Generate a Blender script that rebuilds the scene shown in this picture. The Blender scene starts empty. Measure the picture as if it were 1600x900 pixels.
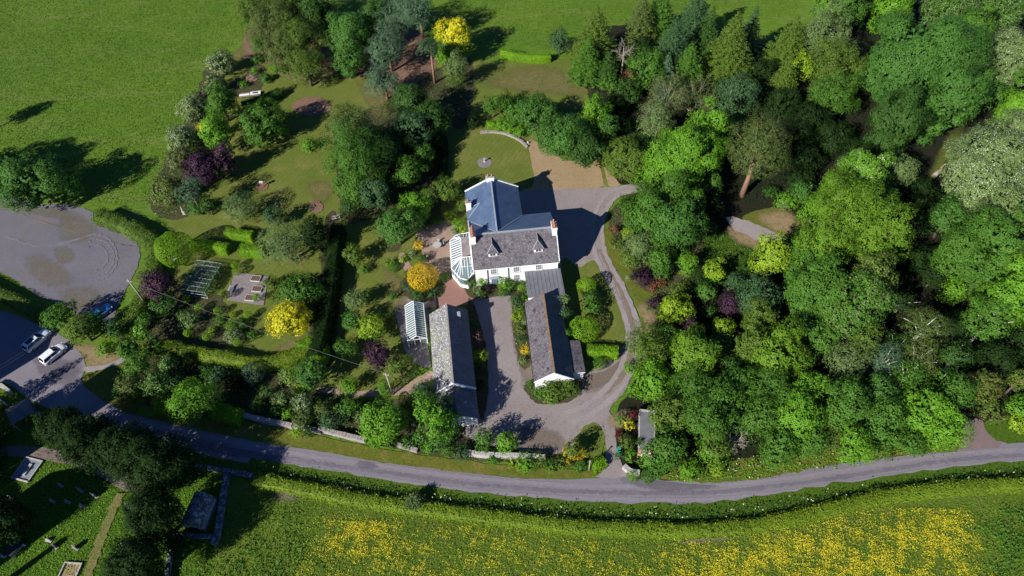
import bpy, bmesh, math, random
import numpy as np
from mathutils import Vector, Matrix

# ------------------------------------------------------------------ camera, sky, sun, exposure
F_PX, NAD, CAM_H = 1067.0, (840.0, 1290.0), 90.0      # focal length in px of a 1600 wide frame, nadir point, height (m)
_d = np.array([NAD[0]-800, NAD[1]-450, F_PX]); _d /= np.linalg.norm(_d)
UPV = -_d
RGT = np.array([1., 0, 0]) - UPV*UPV[0]; RGT /= np.linalg.norm(RGT)
FWD = np.cross(UPV, RGT)
def at(px, py, z=0.0):
    r = np.array([px-800, py-450, F_PX]); w = (r@RGT, r@FWD, r@UPV); t = (z-CAM_H)/w[2]
    return (float(w[0]*t), float(w[1]*t))
def mpp(px, py, z=0.0):                                # metres per photo pixel at that point
    r = np.array([px-800, py-450, F_PX]); t = (z-CAM_H)/(r@UPV); return float(t)
sc = bpy.context.scene
cd = bpy.data.cameras.new('camera'); cam = bpy.data.objects.new('camera', cd); sc.collection.objects.link(cam)
cd.sensor_width = 36; cd.lens = 36*F_PX/1600; cd.clip_end = 5000; cd.clip_start = 0.5
cx = Vector((RGT[0], FWD[0], UPV[0])); cy = -Vector((RGT[1], FWD[1], UPV[1])); cz = -Vector((RGT[2], FWD[2], UPV[2]))
m = Matrix((cx, cy, cz)).transposed().to_4x4(); m.translation = (0, 0, CAM_H); cam.matrix_world = m
sc.camera = cam
SUN_EL, SUN_AZ = math.radians(31), math.radians(225)   # direction towards the sun, az from +X
w = bpy.data.worlds.new('World'); sc.world = w; w.use_nodes = True
nt = w.node_tree; bg = nt.nodes['Background']; sk = nt.nodes.new('ShaderNodeTexSky'); sk.sky_type = 'NISHITA'; sk.sun_disc = False
sk.sun_elevation = SUN_EL; sk.sun_rotation = math.pi/2-SUN_AZ; sk.ozone_density = 5.0; sk.air_density = 0.8; sk.dust_density = 0.0
tint = nt.nodes.new('ShaderNodeMix'); tint.data_type = 'RGBA'; tint.blend_type = 'MULTIPLY'; tint.inputs[0].default_value = 1.0; tint.inputs[7].default_value = (0.72, 0.95, 1.35, 1); nt.links.new(sk.outputs[0], tint.inputs[6]); nt.links.new(tint.outputs[2], bg.inputs[0]); bg.inputs[1].default_value = 0.05
sl = bpy.data.lights.new('sun', 'SUN'); sl.energy = 5.0; sl.angle = math.radians(0.5); sl.color = (1, 0.95, 0.87)
so = bpy.data.objects.new('sun', sl); sc.collection.objects.link(so)
sd = Vector((math.cos(SUN_EL)*math.cos(SUN_AZ), math.cos(SUN_EL)*math.sin(SUN_AZ), math.sin(SUN_EL)))
so.rotation_euler = sd.to_track_quat('Z', 'Y').to_euler(); so.location = sd*300
sc.view_settings.view_transform = 'Standard'; sc.view_settings.look = 'None'; sc.view_settings.gamma = 1; sc.view_settings.exposure = 0.57
sc.cycles.max_bounces = 5; sc.cycles.diffuse_bounces = 2; sc.cycles.transparent_max_bounces = 6; sc.cycles.transmission_bounces = 3

# ------------------------------------------------------------------ helpers
COL = sc.collection
def link(o, parent=None):
    COL.objects.link(o)
    if parent is not None: o.parent = parent
    return o
def tag(o, label=None, cat=None, group=None, kind=None):
    if label: o['label'] = label
    if cat: o['category'] = cat
    if group: o['group'] = group
    if kind: o['kind'] = kind
    return o
def empty(name, x, y, z=0, rz=0, label=None, cat=None, group=None, kind=None):
    o = bpy.data.objects.new(name, None); o.location = (x, y, z); o.rotation_euler = (0, 0, rz); o.empty_display_size = 0.5
    link(o); return tag(o, label, cat, group, kind)
def copy_tree(o, parent=None):
    c = o.copy(); COL.objects.link(c); c.parent = parent
    for ch in [k for k in bpy.data.objects if k.parent == o]: copy_tree(ch, c)
    return c
class MB:
    def __init__(s): s.v = []; s.f = []; s.m = []; s.uv = {}
    def face(s, pts, mi=0, uv=None):
        n = len(s.v); s.v += [tuple(p) for p in pts]; s.f.append(tuple(range(n, n+len(pts)))); s.m.append(mi)
        if uv: s.uv[len(s.f)-1] = uv
        return s
    def box(s, x0, x1, y0, y1, z0, z1, mi=0):
        a = [(x0,y0,z0),(x1,y0,z0),(x1,y1,z0),(x0,y1,z0),(x0,y0,z1),(x1,y0,z1),(x1,y1,z1),(x0,y1,z1)]
        for q in ((3,2,1,0),(4,5,6,7),(0,1,5,4),(1,2,6,5),(2,3,7,6),(3,0,4,7)): s.face([a[i] for i in q], mi)
        return s
    def bar(s, p, q, w=0.06, h=0.06, mi=0):
        p = Vector(p); q = Vector(q); d = (q-p).normalized()
        u = d.cross(Vector((0,0,1))); u = Vector((1,0,0)) if u.length < 1e-3 else u.normalized(); v = u.cross(d).normalized()
        a = [e + u*(sx*w/2) + v*(sy*h/2) for e in (p, q) for sx, sy in ((-1,-1),(1,-1),(1,1),(-1,1))]
        for k in ((0,1,2,3),(7,6,5,4),(0,4,5,1),(1,5,6,2),(2,6,7,3),(3,7,4,0)): s.face([a[i] for i in k], mi)
        return s
    def tube(s, pts, rad, n=8, mi=0, cap=True):
        rings = []
        for i, p in enumerate(pts):
            p = Vector(p); d = (Vector(pts[min(i+1, len(pts)-1)])-Vector(pts[max(i-1, 0)])).normalized()
            u = d.cross(Vector((0.13,0.99,0.05))); u.normalize(); v = d.cross(u); r = rad[i] if hasattr(rad, '__len__') else rad
            b = len(s.v); s.v += [tuple(p + (u*math.cos(6.28318*k/n)+v*math.sin(6.28318*k/n))*r) for k in range(n)]; rings.append(b)
        for a, b in zip(rings, rings[1:]):
            for k in range(n): s.f.append((a+k, a+(k+1) % n, b+(k+1) % n, b+k)); s.m.append(mi)
        if cap:
            s.f.append(tuple(rings[0]+k for k in range(n))[::-1]); s.m.append(mi); s.f.append(tuple(rings[-1]+k for k in range(n))); s.m.append(mi)
        return s
    def extrude(s, poly, z0, z1, mi=0):
        s.face([(x, y, z1) for x, y in poly], mi); s.face([(x, y, z0) for x, y in poly][::-1], mi)
        for i in range(len(poly)):
            a = poly[i]; b = poly[(i+1) % len(poly)]; s.face([(a[0],a[1],z0),(b[0],b[1],z0),(b[0],b[1],z1),(a[0],a[1],z1)], mi)
        return s
    def build(s, name, mats, parent=None, bevel=0, smooth=False, loc=None):
        me = bpy.data.meshes.new(name); me.from_pydata(s.v, [], s.f)
        for mm in (mats if isinstance(mats, (list, tuple)) else [mats]): me.materials.append(mm)
        me.polygons.foreach_set('material_index', s.m)
        if s.uv:
            l = me.uv_layers.new(name='UVMap')
            for fi, uv in s.uv.items():
                for k, li in enumerate(me.polygons[fi].loop_indices): l.data[li].uv = uv[k]
        if smooth: me.polygons.foreach_set('use_smooth', [True]*len(s.f))
        me.update(); o = bpy.data.objects.new(name, me); link(o, parent)
        if loc is not None: o.location = loc
        if bevel:
            b = o.modifiers.new('bevel', 'BEVEL'); b.width = bevel; b.segments = 2; b.limit_method = 'ANGLE'
        return o

# ------------------------------------------------------------------ materials
def newmat(name):
    mt = bpy.data.materials.new(name); mt.use_nodes = True; return mt, mt.node_tree.nodes, mt.node_tree.links, mt.node_tree.nodes['Principled BSDF']
def mixc(N, L, f, a, b, mode='MIX'):
    x = N.new('ShaderNodeMix'); x.data_type = 'RGBA'; x.blend_type = mode
    for s_, v_ in ((0, f), (6, a), (7, b)):
        if hasattr(v_, 'is_output'): L.new(v_, x.inputs[s_])
        else: x.inputs[s_].default_value = v_ if s_ == 0 else (tuple(v_)+(1,))[:4]
    return x.outputs[2]
def noise(N, L, vec, scale, detail=4, rough=0.6, dist=0):
    n = N.new('ShaderNodeTexNoise'); n.inputs['Scale'].default_value = scale; n.inputs['Detail'].default_value = detail
    n.inputs['Roughness'].default_value = rough; n.inputs['Distortion'].default_value = dist; L.new(vec, n.inputs['Vector']); return n.outputs['Fac']
def ramp(N, L, fac, lo, hi):
    r = N.new('ShaderNodeMapRange'); r.inputs[1].default_value = lo; r.inputs[2].default_value = hi; r.clamp = True; L.new(fac, r.inputs[0]); return r.outputs[0]
def ground_mat(name, c1, c2, c3, s_big=0.06, s_mid=0.4, s_fine=3.0, t3=(0.55, 0.75), fine=0.35, rough=0.95, bump=0.3, stretch=None, rot=0.0, lines=None):
    mt, N, L, P = newmat(name); tc = N.new('ShaderNodeTexCoord'); v = tc.outputs['Object']
    if stretch:
        mp = N.new('ShaderNodeMapping'); mp.inputs['Scale'].default_value = stretch; mp.inputs['Rotation'].default_value = (0, 0, rot); L.new(v, mp.inputs[0]); v2 = mp.outputs[0]
    else: v2 = v
    a = ramp(N, L, noise(N, L, v, s_big, 5, 0.65), 0.35, 0.65)
    c = mixc(N, L, a, c1, c2)
    c = mixc(N, L, ramp(N, L, noise(N, L, v2, s_mid, 6, 0.7, 0.4), *t3), c, c3)
    f1 = noise(N, L, v2, s_fine, 5, 0.75)
    g = N.new('ShaderNodeMapRange'); g.inputs[1].default_value = 0.3; g.inputs[2].default_value = 0.7; g.inputs[3].default_value = 1-fine; g.inputs[4].default_value = 1+fine; L.new(f1, g.inputs[0])
    cb = N.new('ShaderNodeCombineColor'); [L.new(g.outputs[0], cb.inputs[i]) for i in range(3)]
    c = mixc(N, L, 1.0, c, cb.outputs[0], 'MULTIPLY')
    if lines:                                           # mowing or wheel stripes: period, strength, angle
        mp2 = N.new('ShaderNodeMapping'); mp2.inputs['Rotation'].default_value = (0, 0, lines[2]); L.new(v, mp2.inputs[0])
        wv = N.new('ShaderNodeTexWave'); wv.inputs['Scale'].default_value = lines[0]; wv.inputs['Distortion'].default_value = 2.5; wv.inputs['Detail'].default_value = 3; wv.inputs['Detail Scale'].default_value = 0.6
        L.new(mp2.outputs[0], wv.inputs[0]); st = N.new('ShaderNodeMath'); st.operation = 'MULTIPLY'; st.inputs[1].default_value = lines[1]; L.new(wv.outputs[1], st.inputs[0])
        c = mixc(N, L, st.outputs[0], c, tuple(x*0.55 for x in c1))
    L.new(c, P.inputs['Base Color']); P.inputs['Roughness'].default_value = rough; P.inputs['Specular IOR Level'].default_value = 0.15
    b = N.new('ShaderNodeBump'); b.inputs['Strength'].default_value = bump; b.inputs['Distance'].default_value = 0.15; L.new(f1, b.inputs['Height']); L.new(b.outputs[0], P.inputs['Normal'])
    return mt
def plain(name, col, rough=0.6, var=0.15, scale=2.0, metal=0.0, spec=0.4, bump=0.0, dirt=None):
    mt, N, L, P = newmat(name); tc = N.new('ShaderNodeTexCoord'); v = tc.outputs['Object']
    f = noise(N, L, v, scale, 5, 0.7)
    c = mixc(N, L, ramp(N, L, f, 0.3, 0.7), tuple(x*(1-var) for x in col), tuple(min(1, x*(1+var)) for x in col))
    if dirt: c = mixc(N, L, ramp(N, L, noise(N, L, v, scale*0.6, 6, 0.75), dirt[1], dirt[2]), c, dirt[0])
    L.new(c, P.inputs['Base Color']); P.inputs['Roughness'].default_value = rough; P.inputs['Metallic'].default_value = metal; P.inputs['Specular IOR Level'].default_value = spec
    if bump:
        b = N.new('ShaderNodeBump'); b.inputs['Strength'].default_value = bump; b.inputs['Distance'].default_value = 0.1; L.new(noise(N, L, v, scale*4, 4), b.inputs['Height']); L.new(b.outputs[0], P.inputs['Normal'])
    return mt
def slate_mat(name, c1, c2, spots=None, spots2=None, rough=0.55, course=0.3, spec=0.35):
    """slates laid in courses; UV in metres (u along the eave, v up the slope)"""
    mt, N, L, P = newmat(name); tc = N.new('ShaderNodeTexCoord'); uv = tc.outputs['UV']; ob = tc.outputs['Object']
    br = N.new('ShaderNodeTexBrick'); L.new(uv, br.inputs['Vector']); br.inputs['Color1'].default_value = c1+(1,); br.inputs['Color2'].default_value = c2+(1,)
    br.inputs['Mortar'].default_value = tuple(x*0.45 for x in c1)+(1,); br.inputs['Scale'].default_value = 1; br.inputs['Brick Width'].default_value = 0.36; br.inputs['Row Height'].default_value = course; br.inputs['Mortar Size'].default_value = 0.02; br.inputs['Mortar Smooth'].default_value = 0.6
    c = br.outputs[0]
    c = mixc(N, L, ramp(N, L, noise(N, L, ob, 0.7, 5, 0.7), 0.35, 0.7), c, tuple(x*1.35 for x in c2))
    if spots: c = mixc(N, L, ramp(N, L, noise(N, L, ob, spots[1], 6, 0.8), spots[2], spots[2]+0.06), c, spots[0])
    if spots2: c = mixc(N, L, ramp(N, L, noise(N, L, ob, spots2[1], 6, 0.75, 0.5), spots2[2], spots2[2]+0.08), c, spots2[0])
    L.new(c, P.inputs['Base Color']); P.inputs['Roughness'].default_value = rough; P.inputs['Specular IOR Level'].default_value = spec
    b = N.new('ShaderNodeBump'); b.inputs['Strength'].default_value = 0.5; b.inputs['Distance'].default_value = 0.04; L.new(br.outputs['Fac'], b.inputs['Height']); b.invert = True; L.new(b.outputs[0], P.inputs['Normal'])
    return mt
def leaf_mat(name, a, b, trans=0.22, rough=0.55):
    mt, N, L, P = newmat(name); at_ = N.new('ShaderNodeAttribute'); at_.attribute_name = 't'
    c = mixc(N, L, at_.outputs['Fac'], a, b); L.new(c, P.inputs['Base Color']); P.inputs['Roughness'].default_value = rough; P.inputs['Specular IOR Level'].default_value = 0.05 if 'blackish' in name else 0.16
    tr = N.new('ShaderNodeBsdfTranslucent'); L.new(c, tr.inputs[0]); ms = N.new('ShaderNodeMixShader'); ms.inputs[0].default_value = trans
    L.new(P.outputs[0], ms.inputs[1]); L.new(tr.outputs[0], ms.inputs[2]); L.new(ms.outputs[0], N['Material Output'].inputs[0]); return mt
def lm(n, c, k=0.55):                                    # leaf colour with a lighter and a darker, greener end
    r, g, b = c; r *= 0.94 if g > r*1.2 else 1.0; return leaf_mat('leaves_'+n, (r*0.75, g*0.8, b*0.62), (min(1, r*1.75), min(1, g*1.55), b*1.1))
LEAF = {'G': lm('green', (0.058, 0.142, 0.022)), 'D': lm('deep_green', (0.036, 0.088, 0.020)), 'B': lm('bright_green', (0.095, 0.225, 0.020)),
        'L': leaf_mat('leaves_lime', (0.100, 0.220, 0.015), (0.340, 0.460, 0.025)), 'Y': leaf_mat('leaves_yellow', (0.300, 0.340, 0.012), (0.850, 0.740, 0.030)), 'O': lm('olive', (0.080, 0.135, 0.024)), 'J': lm('lime_olive', (0.100, 0.195, 0.020)),
        'T': lm('teal', (0.044, 0.096, 0.046)), 'W': lm('grey_green', (0.115, 0.175, 0.075)), 'P': leaf_mat('leaves_purple', (0.020, 0.009, 0.020), (0.080, 0.034, 0.065)),
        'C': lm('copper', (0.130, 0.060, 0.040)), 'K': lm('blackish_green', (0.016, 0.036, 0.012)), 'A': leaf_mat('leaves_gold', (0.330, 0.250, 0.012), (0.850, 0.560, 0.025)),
        'N': lm('pine_olive', (0.080, 0.118, 0.036)), 'M': lm('mauve', (0.105, 0.070, 0.075)), 'H': lm('clipped_green', (0.130, 0.260, 0.014)), 'F': lm('field_blade', (0.088, 0.150, 0.016)),
        'E': lm('emerald', (0.052, 0.135, 0.028)), 'R': lm('dark_red', (0.10, 0.012, 0.022)), 'V': lm('green_hedge_brown', (0.135, 0.200, 0.020)), 'U': lm('blue_needle', (0.075, 0.135, 0.095))}
FLOW = {'w': plain('white_blossom', (0.50, 0.52, 0.42), 0.8, 0.1), 'p': plain('pink_blossom', (0.55, 0.30, 0.33), 0.8, 0.2), 'y': plain('yellow_blossom', (0.68, 0.58, 0.02), 0.8, 0.1),
        'c': plain('cream_blossom', (0.42, 0.45, 0.28), 0.8, 0.15), 'r': plain('red_new_leaves', (0.26, 0.075, 0.07), 0.8, 0.3), 'k': plain('dull_pink_blossom', (0.30, 0.19, 0.17), 0.8, 0.2)}
BARK = plain('bark', (0.11, 0.085, 0.06), 0.9, 0.35, 6, bump=0.6); BARK_RED = plain('red_bark', (0.26, 0.15, 0.10), 0.9, 0.35, 5, bump=0.6)
BARK_PALE = plain('pale_dead_wood', (0.30, 0.27, 0.21), 0.9, 0.3, 6, bump=0.5); BARK_WHITE = plain('white_birch_bark', (0.6, 0.58, 0.52), 0.8, 0.2, 4)
M = {
 'white': plain('white_render', (0.80, 0.80, 0.78), 0.8, 0.05, 1.5, dirt=((0.50, 0.50, 0.47), 0.52, 0.9)), 'paint': plain('white_paint', (0.80, 0.81, 0.82), 0.4, 0.03),
 'slate_new': slate_mat('new_blue_slate', (0.065, 0.100, 0.175), (0.075, 0.115, 0.190), rough=0.5),
 'slate_old': slate_mat('old_grey_slate', (0.082, 0.075, 0.088), (0.115, 0.105, 0.115), ((0.38, 0.36, 0.35), 4.5, 0.57), ((0.050, 0.035, 0.030), 1.6, 0.54)),
 'slate_lichen': slate_mat('slate_with_lichen', (0.125, 0.120, 0.130), (0.165, 0.158, 0.165), ((0.66, 0.66, 0.60), 4.5, 0.53), ((0.24, 0.27, 0.12), 0.7, 0.53)),
 'slate_dark': slate_mat('dark_weathered_slate', (0.070, 0.075, 0.090), (0.10, 0.105, 0.120), ((0.30, 0.31, 0.33), 4.5, 0.57)),
 'lead': plain('lead_sheet', (0.30, 0.34, 0.38), 0.5, 0.15, 2), 'felt': plain('grey_felt_roof', (0.15, 0.155, 0.175), 0.75, 0.15, 1.2), 'tile_ridge': plain('brown_ridge_tile', (0.26, 0.15, 0.075), 0.9, 0.4, 3),
 'pot': plain('terracotta_pot', (0.40, 0.20, 0.11), 0.8, 0.25, 4), 'brick': plain('red_brick', (0.36, 0.17, 0.13), 0.9, 0.25, 3), 'dark': plain('dark_iron', (0.025, 0.027, 0.03), 0.5, 0.2),
 'stone': plain('grey_stone', (0.33, 0.29, 0.28), 0.95, 0.35, 3.5, bump=0.8, dirt=((0.12, 0.11, 0.09), 0.52, 0.7)), 'stone_pale': plain('pale_stone', (0.42, 0.40, 0.37), 0.9, 0.25, 4, bump=0.5),
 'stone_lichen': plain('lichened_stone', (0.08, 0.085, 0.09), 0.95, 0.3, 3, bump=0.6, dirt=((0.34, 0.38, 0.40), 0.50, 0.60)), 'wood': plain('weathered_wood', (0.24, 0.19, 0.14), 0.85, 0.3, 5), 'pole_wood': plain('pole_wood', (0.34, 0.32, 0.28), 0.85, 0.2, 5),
 'concrete': plain('concrete', (0.30, 0.30, 0.31), 0.9, 0.2, 1.5), 'soil': plain('bed_soil', (0.13, 0.085, 0.06), 1.0, 0.4, 6, bump=0.8), 'rubber': plain('rubber', (0.02, 0.02, 0.02), 0.8, 0.1),
 'steel': plain('steel', (0.45, 0.46, 0.48), 0.35, 0.1, metal=0.8), 'plastic_green': plain('green_plastic', (0.02, 0.30, 0.22), 0.4, 0.1), 'wire': plain('overhead_cable', (0.12, 0.12, 0.12), 0.5, 0.1),
 'lamp_red': plain('tail_lamp_red', (0.35, 0.02, 0.02), 0.2, 0.1), 'lamp_clear': plain('lamp_clear', (0.6, 0.62, 0.65), 0.15, 0.05),
}
def glass_mat(name, col, rough=0.05, spec=0.6):
    mt, N, L, P = newmat(name); P.inputs['Base Color'].default_value = col+(1,); P.inputs['Roughness'].default_value = rough; P.inputs['Specular IOR Level'].default_value = spec; return mt
def clear_glass(name, tint=(0.75, 0.9, 0.85), mix=0.35):
    mt, N, L, P = newmat(name); tr = N.new('ShaderNodeBsdfTransparent'); tr.inputs[0].default_value = tint+(1,); P.inputs['Base Color'].default_value = (0.25, 0.34, 0.36, 1); P.inputs['Roughness'].default_value = 0.1
    ms = N.new('ShaderNodeMixShader'); ms.inputs[0].default_value = mix; L.new(tr.outputs[0], ms.inputs[1]); L.new(P.outputs[0], ms.inputs[2]); L.new(ms.outputs[0], N['Material Output'].inputs[0]); return mt
M['win'] = glass_mat('window_glass', (0.05, 0.06, 0.075)); M['carglass'] = glass_mat('car_glass', (0.015, 0.018, 0.022)); M['gh_glass'] = clear_glass('greenhouse_glass'); M['cons_glass'] = clear_glass('conservatory_glass', (0.6, 0.7, 0.8), 0.5)
GR = {
 'field': ground_mat('field_grass', (0.072, 0.150, 0.014), (0.108, 0.186, 0.016), (0.150, 0.190, 0.045), 0.03, 0.25, 2.2, (0.50, 0.75), 0.30, bump=0.5, stretch=(0.18, 1.0, 1), rot=-0.35),
 'lawn': ground_mat('lawn_grass', (0.098, 0.136, 0.020), (0.135, 0.155, 0.030), (0.200, 0.180, 0.060), 0.09, 0.22, 3.0, (0.50, 0.78), 0.22, bump=0.3, lines=(0.35, 0.14, 0.5)),
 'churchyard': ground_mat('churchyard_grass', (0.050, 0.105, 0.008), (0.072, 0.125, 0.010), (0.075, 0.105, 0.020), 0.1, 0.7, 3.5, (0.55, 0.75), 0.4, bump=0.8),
 'meadow': ground_mat('meadow_grass', (0.085, 0.135, 0.014), (0.115, 0.155, 0.018), (0.130, 0.140, 0.035), 0.06, 0.6, 3.0, (0.50, 0.75), 0.45, bump=0.9),
 'verge': ground_mat('verge_grass', (0.115, 0.125, 0.018), (0.090, 0.115, 0.014), (0.190, 0.150, 0.045), 0.12, 0.5, 3.0, (0.50, 0.72), 0.3, bump=0.5),
 'straw': ground_mat('dry_grass', (0.290, 0.215, 0.115), (0.330, 0.235, 0.140), (0.200, 0.175, 0.065), 0.15, 0.7, 3.5, (0.55, 0.75), 0.2, bump=0.3),
 'soil': ground_mat('garden_soil', (0.060, 0.062, 0.026), (0.075, 0.055, 0.033), (0.045, 0.075, 0.018), 0.2, 0.8, 3, (0.48, 0.7), 0.4, bump=0.8),
 'woodfloor': ground_mat('woodland_floor', (0.014, 0.018, 0.009), (0.022, 0.018, 0.011), (0.014, 0.028, 0.008), 0.15, 0.8, 3, (0.48, 0.7), 0.4, bump=0.9),  # floor colour darkened in place of shade under the trees
 'redbed': ground_mat('bark_mulch', (0.210, 0.125, 0.085), (0.170, 0.105, 0.075), (0.130, 0.120, 0.050), 0.3, 1.2, 4, (0.56, 0.75), 0.3, bump=0.6),
 'asphalt': ground_mat('lane_asphalt', (0.180, 0.163, 0.188), (0.210, 0.192, 0.215), (0.150, 0.136, 0.160), 0.12, 1.0, 6, (0.55, 0.8), 0.10, bump=0.15),
 'asph_pale': ground_mat('worn_asphalt', (0.215, 0.195, 0.218), (0.235, 0.212, 0.232), (0.175, 0.160, 0.185), 0.2, 0.8, 6, (0.5, 0.75), 0.12, bump=0.1), 'asph_dark': ground_mat('patched_asphalt', (0.135, 0.122, 0.148), (0.155, 0.142, 0.165), (0.185, 0.170, 0.190), 0.2, 0.8, 6, (0.5, 0.7), 0.12, bump=0.1),
 'gravel': ground_mat('drive_gravel', (0.235, 0.200, 0.190), (0.270, 0.235, 0.230), (0.180, 0.140, 0.110), 0.12, 0.6, 5, (0.55, 0.8), 0.16, bump=0.4),
 'track': ground_mat('worn_gravel', (0.300, 0.262, 0.262), (0.270, 0.235, 0.235), (0.220, 0.185, 0.165), 0.3, 0.9, 5, (0.5, 0.8), 0.14, bump=0.3),
 'rut': ground_mat('brown_gravel', (0.200, 0.160, 0.130), (0.180, 0.145, 0.110), (0.220, 0.180, 0.160), 0.3, 0.9, 5, (0.55, 0.8), 0.25, bump=0.4),
 'carpark': ground_mat('car_park_gravel', (0.130, 0.126, 0.150), (0.165, 0.156, 0.180), (0.155, 0.138, 0.108), 0.10, 0.45, 5, (0.50, 0.72), 0.16, bump=0.4),
 'carpark_pale': ground_mat('worn_car_park_gravel', (0.160, 0.154, 0.178), (0.178, 0.170, 0.190), (0.19, 0.185, 0.18), 0.3, 0.9, 5, (0.5, 0.75), 0.14, bump=0.3),
 'moss': ground_mat('mossy_gravel', (0.185, 0.160, 0.095), (0.170, 0.152, 0.105), (0.190, 0.180, 0.170), 0.3, 0.8, 5, (0.46, 0.62), 0.25, bump=0.5),
 'redpave': ground_mat('red_paving', (0.290, 0.155, 0.125), (0.260, 0.150, 0.125), (0.230, 0.190, 0.170), 0.2, 0.9, 4, (0.60, 0.85), 0.15, bump=0.2),
 'terrace': ground_mat('sandstone_terrace', (0.330, 0.235, 0.180), (0.290, 0.215, 0.165), (0.240, 0.180, 0.140), 0.2, 0.9, 4, (0.55, 0.8), 0.15, bump=0.2),
 'pave': ground_mat('grey_paving', (0.240, 0.205, 0.200), (0.200, 0.180, 0.180), (0.140, 0.130, 0.110), 0.3, 1.2, 5, (0.56, 0.8), 0.18, bump=0.3),
 'pinkpath': ground_mat('pink_tarmac', (0.180, 0.130, 0.130), (0.205, 0.150, 0.145), (0.150, 0.115, 0.105), 0.3, 1.2, 5, (0.56, 0.8), 0.12, bump=0.2),
 'trodden': ground_mat('trodden_grass', (0.190, 0.165, 0.062), (0.160, 0.150, 0.055), (0.120, 0.130, 0.030), 0.4, 1.0, 4, (0.52, 0.66), 0.3, bump=0.5),
}

# ------------------------------------------------------------------ ground and sheets
def smooth_closed(P_, n=6):
    out = []; k = len(P_)
    for i in range(k):
        p0, p1, p2, p3 = (np.array(P_[(i+j-1) % k]) for j in range(4))
        for s_ in range(n):
            t = s_/n; out.append(tuple(0.5*((2*p1)+(-p0+p2)*t+(2*p0-5*p1+4*p2-p3)*t*t+(-p0+3*p1-3*p2+p3)*t**3)))
    return out
def smooth_open(P_, n=8):
    Q = [P_[0]]+list(P_)+[P_[-1]]; out = []
    for i in range(1, len(Q)-2):
        p0, p1, p2, p3 = (np.array(Q[i+j-1], float) for j in range(4))
        for s_ in range(n):
            t = s_/n; out.append(tuple(0.5*((2*p1)+(-p0+p2)*t+(2*p0-5*p1+4*p2-p3)*t*t+(-p0+3*p1-3*p2+p3)*t**3)))
    out.append(tuple(map(float, P_[-1]))); return out
def refine(P_, step=0.7, jit=0.0, rng=None):
    out = []; k = len(P_)
    for i in range(k):
        a = np.array(P_[i]); b = np.array(P_[(i+1) % k]); L_ = np.hypot(*(b-a)); n = max(1, int(L_/step))
        for j in range(n):
            p = a+(b-a)*j/n
            if jit: p = p + rng.normal(0, jit, 2)
            out.append(tuple(p))
    return out
SHEET_Z = [0]
def zlev(level): SHEET_Z[0] += 1; return 0.02*level+0.0011*(SHEET_Z[0] % 14)
SOFT = {}
def soft_mat(key):
    if key in SOFT: return SOFT[key]
    mt = GR[key].copy(); mt.name = GR[key].name+'_ragged'; N = mt.node_tree.nodes; L = mt.node_tree.links; P = N['Principled BSDF']
    a = N.new('ShaderNodeAttribute'); a.attribute_name = 'fade'; tc = N.new('ShaderNodeTexCoord'); n1 = noise(N, L, tc.outputs['Object'], 1.1, 6, 0.75)
    s1 = N.new('ShaderNodeMath'); s1.operation = 'MULTIPLY_ADD'; s1.inputs[1].default_value = 2.2; L.new(n1, s1.inputs[0]); L.new(a.outputs['Fac'], s1.inputs[2])
    r = ramp(N, L, s1.outputs[0], 1.15, 2.15); tr = N.new('ShaderNodeBsdfTransparent'); mm_ = N.new('ShaderNodeMath'); mm_.operation = 'MULTIPLY'; mm_.inputs[1].default_value = 0.55 if key == 'moss' else 0.8; L.new(r, mm_.inputs[0]); ms = N.new('ShaderNodeMixShader'); L.new(mm_.outputs[0], ms.inputs[0]); L.new(tr.outputs[0], ms.inputs[1]); L.new(P.outputs[0], ms.inputs[2]); L.new(ms.outputs[0], N['Material Output'].inputs[0])
    SOFT[key] = mt; return mt
def soft_sheet(name, px, mat, level):
    P_ = smooth_closed([at(*p) for p in px], 5); z = zlev(level); c = np.mean(np.array(P_), axis=0); n = len(P_); vs = []; fd = []
    for k, (q, f) in enumerate(((1.25, 0.0), (0.95, 0.55), (0.6, 1.0))):
        for p in P_: vs.append((*(c+(np.array(p)-c)*q), z)); fd.append(f)
    vs.append((*c, z)); fd.append(1.0); fs = []
    for r_ in range(2):
        for i in range(n): a = r_*n+i; b = r_*n+(i+1) % n; fs.append((a, b, b+n, a+n))
    for i in range(n): fs.append((2*n+i, 2*n+(i+1) % n, 3*n))
    me = bpy.data.meshes.new(name); me.from_pydata(vs, [], fs); at_ = me.attributes.new('fade', 'FLOAT', 'POINT'); at_.data.foreach_set('value', fd); me.materials.append(soft_mat(mat)); me.update()
    o = link(bpy.data.objects.new(name, me)); o['kind'] = 'structure'; return o
def sheet(name, px, mat, level, smooth=True, jit=0.12, world=False, step=0.7):
    if name in ('mossy_patch', 'dry_lawn_patch', 'dry_grass_patch', 'brown_gravel_patch', 'dry_gravel_edge', 'bare_soil', 'woodland_glade') and not world: return soft_sheet(name, px, mat, level)
    P_ = px if world else [at(*p) for p in px]
    if smooth: P_ = smooth_closed(P_)
    if jit: P_ = refine(P_, step, jit, np.random.default_rng(len(px)*7+level))
    me = bpy.data.meshes.new(name); z = zlev(level)
    bm = bmesh.new(); f = bm.faces.new([bm.verts.new((x, y, z)) for x, y in P_]); f.normal_update()
    if f.normal.z < 0: f.normal_flip()
    bmesh.ops.triangulate(bm, faces=[f]); bm.to_mesh(me); bm.free(); me.materials.append(GR[mat] if mat in GR else M[mat])
    o = link(bpy.data.objects.new(name, me)); o['kind'] = 'structure'; return o
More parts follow.
